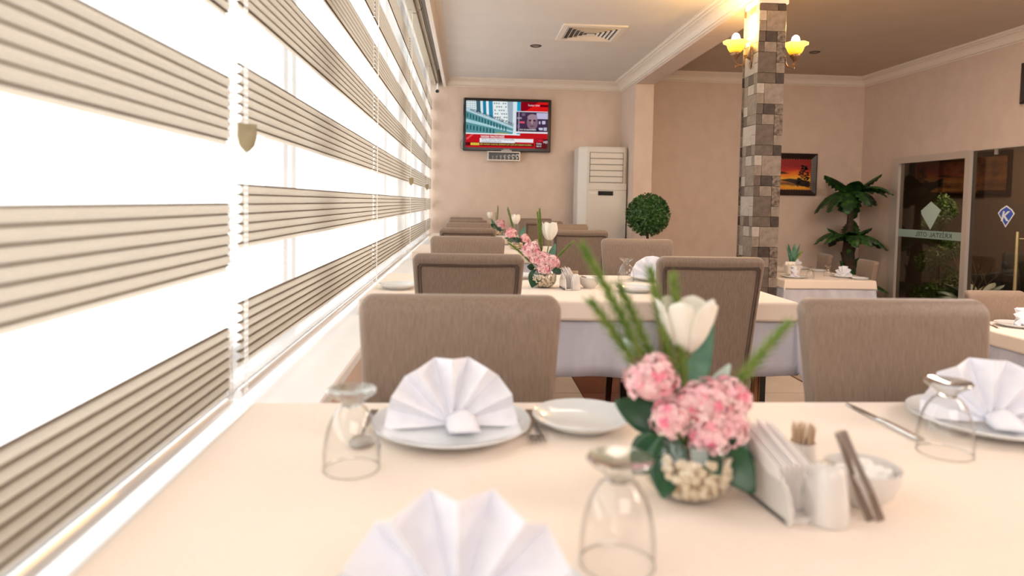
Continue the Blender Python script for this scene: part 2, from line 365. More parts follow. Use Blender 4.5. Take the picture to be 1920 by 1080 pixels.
# ================================================================ COLUMN with mosaic tiles
PAT = [(0, .28, 0, 1, 0), (0, .28, 1, 2, 1), (.28, 1, 0, 2, 1), (0, .26, 2, 3, 2), (.26, .68, 2, 3, 3), (.68, 1, 2, 3, 4), (0, .22, 3, 4, 2), (.22, .68, 3, 4, 1),
       (.68, 1, 3, 5, 4), (0, .68, 4, 6, 2), (.68, 1, 5, 6, 1), (0, .68, 6, 7, 2), (.68, 1, 6, 7, 3)]
def column(x0, x1, y0, y1, z0, z1, ztop, label):
    t = thing('tiled_column', label, 'column', ((x0+x1)/2, (y0+y1)/2, z0))
    hw, hd = (x1-x0)/2, (y1-y0)/2; H = z1-z0; d = .006
    MB().box(-hw+d, hw-d, -hd+d, hd-d, 0, H).build('core', mat('column_grout', (.09, .07, .055), .9), t)
    meshes = {}
    for face in range(4):
        W2 = 2*(hw if face in (0, 2) else hd); off = [0, -3, 2, 0][face]; stuff = MB()
        z = ztop-z0+.49*2-off*.07
        while z > 0:
            for (a, c, e, g, tone) in PAT:
                if face in (1, 3): a, c = 1-c, 1-a
                za, zb = z-g*.07, z-e*.07
                if za >= H or zb <= 0: continue
                za, zb = max(za, 0)+.001, min(zb, H)-.001
                if zb-za < .004: continue
                tn = tone if face != 1 else [0, 0, 1, 2, 1][tone]
                p0, p1 = -W2/2+a*W2+.001, -W2/2+c*W2-.001; dd = .0005*((int(a*10)+e+tone) % 3)
                key = (face, round(p1-p0, 4), round(zb-za, 4), tn, dd)
                if face == 3:
                    stuff.box(p0, p1, hd-d, hd+dd, za, zb, tn); continue
                if key in meshes: o = meshes[key].copy(); COL.objects.link(o)
                else:
                    h2 = (hd if face == 0 or face == 2 else hw)
                    w_ = p1-p0; hh = zb-za; e_ = .0012
                    m = MB(); m.loft([[(-w_/2, 0, 0), (w_/2, 0, 0), (w_/2, 0, hh), (-w_/2, 0, hh)], [(-w_/2, -(d-.0015), 0), (w_/2, -(d-.0015), 0), (w_/2, -(d-.0015), hh), (-w_/2, -(d-.0015), hh)],
                                       [(-w_/2+e_, -d-dd, e_), (w_/2-e_, -d-dd, e_), (w_/2-e_, -d-dd, hh-e_), (-w_/2+e_, -d-dd, hh-e_)]], True)
                    o = m.build('tile', TONES[tn], t); meshes[key] = o
                o.parent = t; pm = (p0+p1)/2
                # face 0 front (-Y), 1 left (-X), 2 right (+X)
                if face == 0: o.location = (pm, -hd+d, za)
                elif face == 1: o.location = (-hw+d, -pm, za); o.rotation_euler = (0, 0, -pi/2)
                else: o.location = (hw-d, pm, za); o.rotation_euler = (0, 0, pi/2)
            z -= .49
        if stuff.v: stuff.build('tile_cladding', TONES, t, kind='stuff')
    return t
c1 = column(1.95, 2.14, 4.54, 4.76, 0, 2.56, 2.473, 'mosaic tiled square column carrying two bronze wall lamps')
again(c1, (2.10, 2.14, 0), 0, 'mosaic tiled column cut by the right edge of the photo')
b = MB(); b.box(1.94, 2.15, 4.53, 4.77, 2.52, 2.56, bev=.004); struct(b.build('trim_column_cap', MOULD))

# ---------------------------------------------------------------- wall lamps
SHADE = bpy.data.materials.new('amber_glass_shade'); SHADE.use_nodes = True
_n = SHADE.node_tree; _b = _n.nodes['Principled BSDF']; _b.inputs['Base Color'].default_value = (.85, .62, .10, 1); _b.inputs['Roughness'].default_value = .3
_tc = _n.nodes.new('ShaderNodeTexCoord'); _sx = _n.nodes.new('ShaderNodeSeparateXYZ'); _cr = _n.nodes.new('ShaderNodeValToRGB')
_mp = _n.nodes.new('ShaderNodeMapRange'); _mp.inputs[1].default_value = 0; _mp.inputs[2].default_value = .085
_n.links.new(_tc.outputs['Object'], _sx.inputs[0]); _n.links.new(_sx.outputs[2], _mp.inputs[0]); _n.links.new(_mp.outputs[0], _cr.inputs[0])
_e = _cr.color_ramp.elements; _e[0].color = (.75, .30, .01, 1); _e[1].color = (1, .95, .35, 1); _x = _cr.color_ramp.elements.new(.35); _x.color = (.95, .72, .02, 1)
_n.links.new(_cr.outputs[0], _b.inputs['Emission Color']); _b.inputs['Emission Strength'].default_value = 1.15
BULB = emis('bulb_glow', (1, .90, .86), 9)
def sconce(loc, rz, label):
    """arm along local +X, wall plate at x=0"""
    t = thing('wall_lamp', label, 'lamp', loc, rz, 'bronze wall lamps on the column')
    m = MB(); n = 16
    m.loft([[(x, .022*s2*cos(2*pi*j/n), .068*s2*sin(2*pi*j/n)+.01) for j in range(n)] for x, s2 in ((0, 1), (.006, 1), (.010, .85), (.012, .5))], True)
    m.tube([(.006, 0, -.05), (.012, 0, -.08), (.008, 0, -.098)], [.012, .009, .003], 8)
    m.build('wall_plate', BRONZE, t, True)
    m = MB(); m.loft([[(.010, (.014)*cos(a)+.004*cos(a2), .03+.032*sin(a)+.004*sin(a2)) for a2 in [k*pi/3 for k in range(6)]] for a in [q*2*pi/20 for q in range(21)]], False)
    m.build('plate_rope_ring', BRONZE, t, True)
    P = []
    for k in range(15):
        a = k/14; P.append((.008+.118*a-.02*sin(pi*a*1.6), 0, -.035+.03*sin(pi*a*1.0)-.062*sin(pi*a)**2*a*1.7-.012*a))
    P = [(.01, 0, -.03), (.025, 0, -.018), (.04, 0, -.012), (.05, 0, -.022), (.052, 0, -.045), (.062, 0, -.066), (.082, 0, -.074), (.102, 0, -.066), (.114, 0, -.048), (.118, 0, -.03)]
    m = MB(); m.tube(P, [.007, .008, .009, .008, .006, .006, .0065, .007, .008, .010], 8); m.sphere((.047, 0, -.006), .010); m.sphere((.112, 0, -.082), (.007, .007, .012)); m.tube([(.085, 0, -.07), (.1, 0, -.078), (.112, 0, -.085)], .005, 6)
    m.build('curved_arm', BRONZE, t, True)
    m = MB(); m.lathe([(.004, -.05), (.010, -.04), (.016, -.022), (.030, -.010), (.036, .004), (.034, .012), (.020, .012)], 16, (.118, 0, 0)); m.build('lamp_cup', BRONZE, t, True)
    m = MB(); pr = [(.026, .0), (.040, .012), (.050, .028), (.055, .042), (.060, .056), (.072, .068), (.088, .076)]
    rings = []
    for i, (q, z) in enumerate(pr):
        wv = max(0, (i-3)/3); rings.append([((q+.004*wv*cos(7*2*pi*j/42))*cos(2*pi*j/42), (q+.004*wv*cos(7*2*pi*j/42))*sin(2*pi*j/42), z-.003*wv*cos(7*2*pi*j/42)) for j in range(42)])
    m.loft(rings, False); sh = m.build('lamp_shade', SHADE, t, True, solid=.003); sh.location = (.118, 0, .012)
    m = MB(); m.lathe([(.010, 0), (.024, .03), (.030, .07), (.029, .10), (.022, .122), (.010, .132), (.002, .134)], 14, (.118, 0, .015)); m.build('bulb', BULB, t, True)
    l = bpy.data.lights.new('sconce_bulb_light', 'POINT'); l.energy = 30; l.color = (1, .60, .18); l.shadow_soft_size = .03
    lo = bpy.data.objects.new('sconce_bulb_light', l); COL.objects.link(lo); lo.parent = t; lo.location = (.118, 0, .20)
    return t
sconce((1.95, 4.64, 2.19), pi, 'lit bronze wall lamp with amber shade on the left face of the column')
sconce((2.14, 4.64, 2.19), 0, 'lit bronze wall lamp with amber shade on the right face of the column')

# ================================================================ ceiling fittings
t = thing('air_vent', 'square louvred air diffuser in the ceiling above the tables', 'vent', (1.09, 6.21, 2.70))
b = MB()
def ring(m, s0, s1, z0, z1):
    a = [(-s0, -s0, z0), (s0, -s0, z0), (s0, s0, z0), (-s0, s0, z0)]; c = [(-s1, -s1, z1), (s1, -s1, z1), (s1, s1, z1), (-s1, s1, z1)]
    m.loft([a, c], False)
ring(b, .285, .285, 0, -.012); ring(b, .285, .235, -.012, -.014); ring(b, .235, .235, -.014, .0); b.build('vent_frame', MOULD, t)
b = MB(); b.box(-.24, .24, -.24, .24, -.0035, -.001); b.build('vent_cavity', ACD, t)
for s_ in (.235, .195, .155, .115, .075):
    b = MB(); ring(b, s_-.016, s_-.004, -.0045, -.019); b.build('louvre', MOULD, t, solid=.003)
b = MB(); b.box(-.035, .035, -.035, .035, -.022, -.018); b.build('vent_centre', MOULD, t)
def spot(loc, label):
    t = thing('recessed_spotlight', label, 'ceiling light', loc, 0)
    m = MB(); m.lathe([(.058, 0), (.058, -.004), (.048, -.008), (.040, -.006), (.034, -.001)], 24); m.build('spot_rim', mat('dark_nickel', (.03, .024, .02), .4, .3), t, True)
    m = MB(); m.lathe([(.034, -.002), (.001, -.0025)], 16); m.build('lens', mat('spot_lens', (.5, .46, .42), .2), t)
    return t
spot((.647, 6.79, 2.7), 'dark-rimmed unlit recessed spotlight left of the ceiling vent')
spot((3.80, 7.35, 2.86), 'unlit recessed spotlight behind the right wall lamp')
spot((3.74, 5.33, 2.86), 'unlit recessed spotlight cut by the top edge of the photo')
# security camera
t = thing('security_camera', 'small white security camera under the cornice beside the blinds', 'camera', (-.40, 8.45, 2.50))
m = MB(); m.tube([(0, .06, 0), (0, -.03, -.015)], .028, 14); m.build('camera_body', WHITEP, t, True)
m = MB(); m.tube([(0, -.028, -.0148), (0, -.04, -.0168)], .022, 14); m.build('lens', DARKM, t, True)
m = MB(); m.tube([(0, .03, .02), (0, .05, .09), (0, .24, .10)], .009, 8); m.build('bracket', WHITEP, t, True)

# ================================================================ television
TW, TH = 1.115, .665
tv = thing('television', 'wide flat television showing a red and white news broadcast on the back wall', 'television', (.478, YB-.065, 1.783))
m = MB(); m.box(-TW/2, TW/2, -.02, .03, 0, TH, bev=.012); m.build('bezel', BLACK, tv)
m = MB(); m.box(-.3, .3, .03, .064, .15, .5); m.build('wall_mount', BLACK, tv)
SX0, SX1, SZ1, SZ0 = -TW/2+.036, TW/2-.044, TH-.038, .045
SW, SH = SX1-SX0, SZ1-SZ0
def sp(a, c): return (SX0+a*SW, SZ1-c*SH)
_l = [0]
def scr(pts, col, name='screen_patch', s=1.0):
    _l[0] += 1; y = -.0205-.00012*_l[0]; P = [(sp(*q)[0], y, sp(*q)[1]) for q in pts]
    m = MB(); m.add(P, [tuple(range(len(P)))]); key = 'screen_%02d%02d%02d' % tuple(int(99*min(1, c)) for c in col)
    return m.build(name, emis(key, col, s), tv)
def rq(a, c, e, g): return [(a, g), (e, g), (e, c), (a, c)]
scr(rq(0, 0, 1, 1), (.55, .01, .015), 'screen')
scr(rq(0, 0, .665, .70), (.45, .75, .82))
for a, c, col in ((0, .12, (.75, .85, .88)), (.12, .17, (.05, .12, .16)), (.17, .2, (.7, .85, .9)), (.2, .24, (.02, .22, .36)), (.24, .27, (.8, .9, .95)), (.27, .32, (.03, .25, .42)), (.32, .5, (.82, .88, .88)), (.5, .57, (.35, .42, .5)), (.57, .62, (.7, .82, .88)), (.62, .665, (.02, .35, .55))):
    scr([(a+.02, .7), (c+.04, .7), (c, 0), (a, 0)] if c < .6 else [(a, .7), (c, .7), (c, 0), (a, 0)], col)
for i in range(6):
    for j in range(7):
        if (i*3+j) % 4 != 1: scr(rq(.335+i*.027+j*.004, .03+j*.075, .352+i*.027+j*.004, .055+j*.075), (.16, .2, .25))
for i in range(4):
    for j in range(5): scr(rq(.01+i*.028, .015+j*.04, .027+i*.028, .03+j*.04), (.25, .32, .36))
scr([(0, .70), (.57, .70), (.58, .53), (0, .13)], (.10, .30, .33))
scr([(0, .22), (.57, .58), (.58, .545), (0, .13)], (.50, .66, .74))
scr([(0, .46), (.56, .66), (.57, .63), (0, .39)], (.42, .66, .72))
for i in range(14):
    x = .012+i*.036; zt = .24+x*.6; scr([(x, zt+.11), (x+.012, zt+.115), (x+.012, zt+.02), (x, zt+.012)], (.012, .06, .08))
for i in range(9):
    x = .01+i*.04; zt = .51+x*.26; scr([(x, zt+.1), (x+.014, zt+.1), (x+.014, zt+.01), (x, zt)], (.015, .07, .08))
scr([(.35, .70), (.53, .70), (.5, .675), (.38, .67)], (.35, .35, .08))
scr([(0, .715), (.66, .725), (.66, .70), (0, .69)], (.9, .9, .92))
scr(rq(.665, 0, 1, .21), (.26, .002, .01)); scr([(.72, .20), (1, .20), (1, 0.0), (.88, 0)], (.72, .01, .01))
scr(rq(.9, .05, 1, .1), (.15, .0, .005))
scr(rq(.60, .20, 1, .675), (.80, .78, .84)); scr(rq(.612, .215, 1, .655), (.06, .03, .07))
for (a, c, e, g, col) in ((.86, .23, 1, .36, (.55, .5, .72)), (.62, .33, .68, .37, (.3, .25, .34)), (.655, .42, .715, .46, (.75, .1, .14)), (.89, .41, .91, .47, (.55, .5, .7)), (.93, .40, .97, .47, (.6, .56, .75)), (.89, .55, .94, .6, (.6, .6, .75)), (.95, .54, .99, .61, (.5, .5, .65)), (.62, .5, .66, .56, (.12, .08, .14)), (.68, .24, .72, .3, (.18, .12, .2)), (.64, .22, .648, .64, (.5, .45, .6))): scr(rq(a, c, e, g), col)
def ell(cx, cz, rx, rz, col, n=18): scr([(cx+rx*cos(-2*pi*k/n), cz+rz*sin(2*pi*k/n)*1.0) for k in range(n)][::-1], col, 'video_face')
ell(.80, .605, .10, .048, (.03, .02, .04)); ell(.81, .44, .068, .165, (.24, .14, .19)); ell(.81, .33, .062, .07, (.36, .24, .3)); ell(.785, .395, .018, .02, (.05, .02, .04)); ell(.835, .395, .018, .02, (.05, .02, .04)); ell(.806, .43, .013, .05, (.42, .27, .3)); ell(.808, .52, .026, .012, (.12, .05, .07))
scr(rq(.612, .64, 1, .675), (.8, .78, .82))
scr([(0, .82), (.07, .72), (.10, .72), (.02, .84)], (.8, .1, .12)); scr(rq(.17, .80, .825, .875), (.85, .84, .88)); scr(rq(.17, .80, .60, .895), (.85, .84, .88)); scr(rq(0, .895, .83, .965), (.10, .005, .01)); scr(rq(.06, .905, .165, .955), (.95, .68, .06))
scr(rq(.625, .875, .825, .905), (.6, .02, .03)); scr(rq(.85, .79, 1, 1), (.12, .01, .015))
yl = -.0205-.00012*(_l[0]+3)
WHT = emis('screen_white_text', (1, 1, 1)); BLK = emis('screen_black_text', (.02, .03, .06)); YEL = emis('screen_yellow_text', (1, .8, .15)); RED = emis('screen_red_text', (.9, .02, .05))
def st(s, a, c, h, m, wid, **k): x, z = sp(a, c); return txt(s, (x, yl, z), h*SH, m, tv, wid=wid*SW, name='screen_lettering', ext=.0001, **k)
st('YARGIDA TAHLİYE KRİZİ', .18, .785, .042, WHT, .29, bold=.0006)
st('METİN L. GÜLMEN, TAHLİYE KARARI VEREN', .19, .838, .028, BLK, .40); st('HAKİMLERİ AÇIĞA ALDI', .19, .883, .028, BLK, .24)
st('BİR KONUK OLACAK. BURADA LAF ÇOK İYİ AKŞAM OLURSA...', .175, .945, .03, YEL, .64); st('SON DAKİKA', .07, .943, .028, BLK, .09)
st('CNN', .857, .86, .062, RED, .085, bold=.0015); st('TÜRK', .86, .915, .032, WHT, .07); st('HD', .95, .885, .055, WHT, .05); st('08:42', .865, .965, .03, WHT, .06)
st('İstanbul', .755, .085, .032, WHT, .07); st('CANLI', .84, .085, .03, WHT, .055); st('PROF. BİLGEHAN EKREM', .655, .612, .03, WHT, .20)
o = st('HAKİMLER VE SAVCILAR YÜKSEK KURULU', .045, .215, .055, BLK, .56, bold=.0006); o.rotation_euler = (pi/2, radians(17.5), 0)
m = MB(); m.box(-.07, .06, -.022, -.0195, .006, .016); m.build('badge_strip', mat('grey_silver', (.45, .45, .47), .3, .6), tv)
txt('PHILIPS', (-.045, -.0215, .021), .012, mat('silver_print', (.7, .7, .7), .4), tv, wid=.075)
m = MB(); m.tube([(-TW/2+.02, .03, .02), (-TW/2-.02, .035, .03), (-TW/2-.035, .035, .09), (-TW/2-.01, .035, .14)], .0022, 6); m.build('cable', BLACK, tv, True)
# receiver shelf box
t = thing('wall_box', 'small silver-framed wall box with coiled white leads below the television', 'box', (.44, YB-.06, 1.665))
m = MB(); m.box(-.205, .205, -.06, .06, 0, .012); m.box(-.205, .205, -.06, .06, .103, .115); m.box(-.205, -.193, -.06, .06, .012, .103); m.box(.193, .205, -.06, .06, .012, .103); m.build('box_frame', DSTEEL, t)
m = MB(); m.box(-.193, .193, .0, .058, .012, .103); m.build('box_back', BLACK, t)
for k in range(7):
    x = -.14+.052*k; s_ = .25+k*.125; m = MB(); m.tube([(x+.018*s_*cos(a), -.02-.002*k, .045+.016*s_+.02*s_*sin(a)) for a in [q*pi/6 for q in range(11)]]+[(x-.012*s_, -.02, .02)], .0045*s_+.001, 6); m.build('coiled_lead', WHITEP, t, True)

# ================================================================ air conditioner
ac = thing('air_conditioner', 'tall ivory floor-standing air conditioner in the corner beside the pilaster', 'air conditioner', (1.642, 8.42, 0))
AW, AD, AH = .60, .40, 1.84
m = MB()
pl = [(-AW/2, AD/2), (-AW/2, -AD/2+.07), (-AW/2+.10, -AD/2), (AW/2-.03, -AD/2), (AW/2, -AD/2+.03), (AW/2, AD/2)]
def sc2(s, z): return [(x*s, y*s+(1-s)*.0, z) for x, y in pl]
m.loft([sc2(1, 0), sc2(1, AH-.03), sc2(.985, AH-.008), sc2(.95, AH)], True); m.build('cabinet', ACW, ac)
fx0, fx1, fy = -AW/2+.13, AW/2-.055, -AD/2
m = MB(); m.box(fx0, fx1, fy-.003, fy, 1.40, 1.77); m.build('grille_recess', ACD, ac)
for k in range(5):
    z = 1.405+k*.073; m = MB(); m.box(fx0+.006, fx1-.006, fy-.016, fy-.004, z, z+.066, bev=.004); m.build('louvre', ACW, ac)
m = MB(); m.box(-AW/2+.11, AW/2-.01, fy-.010, fy, .655, 1.305, bev=.004); m.build('front_panel', ACW, ac)
m = MB(); m.box(-AW/2+.11, AW/2-.01, fy-.009, fy, 1.312, 1.395, bev=.003); m.build('front_panel', ACW, ac)
m = MB(); m.box(-AW/2+.07, AW/2-.01, fy-.010, fy, .02, .645, bev=.004); m.build('front_panel', ACW, ac)
m = MB(); m.box(-.06, .125, fy-.014, fy-.009, 1.245, 1.298); m.build('display', BLACK, ac)
m = MB(); m.box(-.17, -.075, fy-.012, fy-.009, 1.262, 1.285); m.build('name_plate', mat('plate_grey', (.75, .74, .72), .4), ac)
for k in range(9):
    z = .585-k*.05; m = MB(); m.loft([[(-.16, fy-.011, z), (-.16, fy-.030, z-.016), (-.16, fy-.011, z-.020)], [(.215-.02*abs((k % 2)-.5), fy-.011, z), (.205, fy-.030, z-.016), (.215, fy-.011, z-.020)]], True)
    m.build('intake_slat', ACW, ac)
    m = MB(); m.box(-.17, .22, fy-.0115, fy-.009, z-.034, z-.020); m.build('intake_slot', ACD, ac)

# ================================================================ paintings
def sunset_mat():
    m = bpy.data.materials.new('sunset_paint'); m.use_nodes = True; nt = m.node_tree; N = nt.nodes; b = N['Principled BSDF']; b.inputs['Roughness'].default_value = .45
    tc = N.new('ShaderNodeTexCoord'); mp = N.new('ShaderNodeMapping'); mp.inputs['Scale'].default_value = (3, 3, 14); nz = N.new('ShaderNodeTexNoise'); nz.inputs['Scale'].default_value = 1; nz.inputs['Detail'].default_value = 4
    sx = N.new('ShaderNodeSeparateXYZ'); ad = N.new('ShaderNodeMath'); ad.operation = 'MULTIPLY_ADD'; ad.inputs[1].default_value = 2.6; 
    mm = N.new('ShaderNodeMath'); mm.operation = 'MULTIPLY_ADD'; mm.inputs[1].default_value = .32; cr = N.new('ShaderNodeValToRGB'); L = nt.links.new
    L(tc.outputs['Object'], mp.inputs[0]); L(mp.outputs[0], nz.inputs['Vector']); L(tc.outputs['Object'], sx.inputs[0]); L(sx.outputs[2], ad.inputs[0]); ad.inputs[2].default_value = -.14
    L(nz.outputs[0], mm.inputs[0]); L(ad.outputs[0], mm.inputs[2]); L(mm.outputs[0], cr.inputs[0]); L(cr.outputs[0], b.inputs['Base Color'])
    e = cr.color_ramp.elements; e[0].position = 0; e[0].color = (.35, .02, .005, 1); e[1].position = 1; e[1].color = (.30, .01, .008, 1)
    for p_, c in ((.15, (.75, .10, .01)), (.3, (.85, .42, .03)), (.42, (.12, .04, .02)), (.5, (.50, .20, .05)), (.58, (.92, .48, .05)), (.72, (.88, .22, .012)), (.85, (.55, .03, .015))):
        q = cr.color_ramp.elements.new(p_); q.color = (*c, 1)
    return m
SUN = sunset_mat(); SIL = mat('silhouette_paint', (.02, .012, .008), .5)
def painting(loc, w_, h_, rz, label, full=True, pm=None):
    t = thing('framed_painting', label, 'painting', loc, rz)
    m = MB(); fw = .075; o1 = [(-w_/2, 0), (w_/2, 0), (w_/2, h_), (-w_/2, h_)]; i1 = [(-w_/2+fw, fw), (w_/2-fw, fw), (w_/2-fw, h_-fw), (-w_/2+fw, h_-fw)]
    m.loft([[(x, 0, z) for x, z in o1], [(x, -.035, z) for x, z in o1], [(x*.97, -.04, h_/2+(z-h_/2)*.95) for x, z in o1], [(x, -.018, z) for x, z in i1], [(x, -.006, z) for x, z in i1]], False); m.build('picture_frame', PICF, t)
    m = MB(); m.add([(x, -.008, z) for x, z in i1], [(0, 1, 2, 3)]); cv = m.build('canvas', pm or SUN, t)
    if full:
        g = MB(); n = 26
        for k in range(n+1):
            a = k/n; g.sphere((-w_/2+fw+a*(w_-2*fw), -.02, fw), .0085, 6, 4); g.sphere((-w_/2+fw+a*(w_-2*fw), -.02, h_-fw), .006, 6, 4)
        for k in range(14): g.sphere((w_/2-fw, -.02, fw+(k+.5)/14*(h_-2*fw)), .0085, 6, 4); g.sphere((-w_/2+fw, -.02, fw+(k+.5)/14*(h_-2*fw)), .0085, 6, 4)
        g.build('gilt_beading', GOLD, t, kind='stuff')
        g = MB(); g.add([(.02, -.0095, .20), (.14, -.0095, .175), (.43, -.0095, .10), (.43, -.0095, .19), (.30, -.0095, .205), (.16, -.0095, .22)], [(0, 1, 2, 3, 4, 5)])
        for k in range(110):
            a = random.random(); x = .345+.19*(random.random()-.5)*(1.15-a*.8); z = .12+a*.27; g.add([(x-.016, -.0098, z), (x+.018, -.0098, z-.004), (x+.003, -.0098, z+.02)], [(0, 1, 2)])
        g.add([(-.4, -.0095, .285), (-.1, -.0095, .295), (.05, -.0095, .31), (.16, -.0095, .285), (.0, -.0095, .275)], [(0, 4, 3, 2, 1)])
        g.build('painted_trees', SIL, t)
    return t
painting((4.06, YB-.001, 1.30), 1.03, .55, 0, 'orange sunset landscape in a dark frame behind the tiled column')
painting((5.199, 5.55, 2.15), 1.12, .38, pi/2*-1, 'dark-framed picture cut by the right edge above the glass door', False, mat('dark_canvas', (.06, .04, .05), .5))
DUSK = mat('dusky_canvas', (.10, .045, .02), .5, noise=((4, 4, 10), (.32, .14, .05), 3, 0))  # the lobby pictures below stand in for reflections in the door glass
painting((7.89, 10.15, 1.38), 1.5, .66, -pi/2, 'dim amber landscape standing in for a reflection in the glass door, above the spiral topiary', False, DUSK)
painting((7.89, 8.6, 1.22), .9, .62, -pi/2, 'dark grey picture standing in for a reflection in the glass at the right edge', False, mat('grey_canvas', (.05, .047, .042), .5))

# ================================================================ glass door
d = bpy.data.objects.new('door_1', None); COL.objects.link(d); struct(d); d.location = (5.2, 0, 0); d['label'] = 'aluminium framed glass sliding door to the lobby'
m = MB(); m.box(-.015, .06, 7.90, 8.03, -.35, 1.765); m.build('door_jamb', DOORF, d)
m = MB(); m.box(-.015, .06, 6.79, 7.90, 1.69, 1.765); m.build('door_head', DOORF, d)
m = MB(); m.box(-.02, .06, 6.73, 6.80, -.35, 1.765); m.build('door_stile', DOORF, d)
m = MB(); m.box(0, .04, 6.80, 7.90, -.35, -.27); m.build('door_rail', DOORF, d)
m = MB(); m.box(.018, .026, 6.80, 7.90, -.27, 1.69); m.build('pane', DOORGL, d)
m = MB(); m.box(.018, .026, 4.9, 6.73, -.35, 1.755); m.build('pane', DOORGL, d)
m = MB(); m.box(.0, .05, 4.9, 6.73, 1.755, 1.765); m.build('door_head', DOORF, d)
m = MB(); m.box(.008, .018, 6.40, 6.44, 1.70, 1.755); m.build('glass_clamp', DSTEEL, d)
FROST = mat('frosted_mint_film', (.34, .46, .40), .6); DKL = mat('dark_film_lettering', (.05, .07, .065), .5)
m = MB(); m.box(.015, .0178, 6.80, 7.90, .815, .905); m.build('frosted_band', FROST, d)
# lettering reads correctly from the lobby, so it is mirrored from inside
txt('KRİSTAL', (5.2-5.2+.0145, 6.98, .835), .052, DKL, d, (pi/2, 0, pi/2), wid=.36, ext=.0003, bold=.0008)
txt('OTEL', (.0145, 7.38, .835), .052, DKL, d, (pi/2, 0, pi/2), wid=.20, ext=.0003, bold=.0008)
m = MB(); m.add([(.0145, 7.20, 1.10), (.0145, 7.17, 1.14), (.0145, 7.335, 1.235), (.0145, 7.50, 1.13), (.0145, 7.49, 1.09), (.0145, 7.33, .915)], [(0, 1, 2, 3, 4, 5)]); m.build('frosted_kite', mat('mint_film', (.50, .64, .56), .6), d)
WF = mat('white_film', (.85, .87, .92), .5); BF = mat('blue_film', (.05, .12, .55), .4)
def kite(s, x): return [(x, 6.26+q*s, 1.10+z*s) for q, z in ((0, -.118), (.105, .02), (.07, .06), (0, .098), (-.07, .06), (-.105, .02))]
m = MB(); m.add(kite(1, .0160), [(0, 1, 2, 3, 4, 5)]); m.build('logo_border', WF, d)
m = MB(); m.add(kite(.84, .0150), [(0, 1, 2, 3, 4, 5)]); m.build('logo_kite', BF, d)
txt('K', (.0142, 6.325, 1.048), .095, WF, d, (pi/2, 0, -pi/2), wid=.11, ext=.0003, bold=.004, shear=.2)
m = MB(); m.tube([(-.06, 6.02, .32), (-.06, 6.02, .95)], .016, 10); m.tube([(-.06, 6.02, .38), (.02, 6.02, .38)], .008, 8); m.tube([(-.06, 6.02, .88), (.02, 6.02, .88)], .008, 8); m.build('door_handle', mat('brass_handle', (.6, .5, .25), .25, .8), d, True)

# ================================================================ plants
def rnd(a, c): return a+(c-a)*random.random()
def leaves_on(m, pts, size, mi=0):
    for (c, nrm) in pts:
        c = Vector(c); nrm = (Vector(nrm)+Vector((rnd(-.6, .6), rnd(-.6, .6), rnd(-.6, .6)))).normalized()
        a = nrm.cross(Vector((rnd(-1, 1), rnd(-1, 1), rnd(-1, 1)))).normalized(); s_ = size*rnd(.7, 1.3)
        tip = (a*.8+nrm*.6).normalized(); side = nrm.cross(a)*s_*.32
        m.add([c-tip*s_*.3, c+side+tip*s_*.2, c+tip*s_*.75, c-side+tip*s_*.2], [(0, 1, 2, 3)], mi)
t = thing('ball_topiary', 'round boxwood ball topiary standing before the pilaster', 'plant', (1.962, 7.3, 0))
m = MB(); pts = []
for k in range(3600):
    q = Vector((random.gauss(0, 1), random.gauss(0, 1), random.gauss(0, 1))).normalized(); rr = .222*rnd(.86, 1.06); pts.append((q*rr+Vector((0, 0, 1.03)), q))
leaves_on(m, pts, .028); m.sphere((0, 0, 1.03), .185, 16, 10); m.build('foliage', BOX, t, kind='stuff')
m = MB(); m.tube([(0, 0, .25), (.01, 0, .55), (0, 0, .9)], .014, 8); m.build('trunk', BARK, t, True)
m = MB(); m.lathe([(.001, 0), (.11, 0), (.15, .26), (.16, .27), (.16, .30), (.14, .30), (.135, .24), (.001, .24)], 20); m.build('plant_pot', TERRA, t, True)

def frond(L, wd, droop, rise, n=14, ser=.28):
    """palm leaf along +X, arched, toothed and folded on its midrib"""
    m = MB(); rings = []
    for i in range(n+1):
        a = i/n; x = L*(a-.12*droop*a*a); z = rise*L*a-droop*L*a*a; ww = wd*(sin(pi*min(1, .12+a*.86))**.6)*(1 if i % 2 else 1-ser)*(1 if i < n else .25)
        if i == 0: ww = .012
        rings.append([(x, -ww, z-ww*.45), (x+.0, -ww*.5, z-ww*.12), (x, 0, z), (x, ww*.5, z-ww*.12), (x, ww, z-ww*.45)])
    m.loft(rings, False, closed=False); return m
pt = thing('artificial_palm', 'two-tier artificial palm with drooping dark leaves in the far right corner', 'plant', (4.78, 8.2, -.35))
m = MB(); m.tube([(0, 0, .2), (.02, 0, .6), (-.01, 0, .95), (.0, 0, 1.35), (.01, 0, 1.68)], [.075, .09, .07, .036, .03], 12); m.build('trunk', BARK, pt, True)
m = MB(); m.lathe([(.001, 0), (.15, 0), (.19, .25), (.2, .28), (.17, .28), (.001, .25)], 18); m.build('plant_pot', TERRA, pt, True)
m = MB(); 
for k in range(9):
    a = k*2.4; m.tube([(.05*cos(a), .05*sin(a), .55+.05*k), (.10*cos(a), .10*sin(a), .62+.05*k), (.085*cos(a), .085*sin(a), .5+.05*k)], [.02, .03, .008], 6)
m.build('leaf_sheath', PALM, pt, True, kind='stuff')
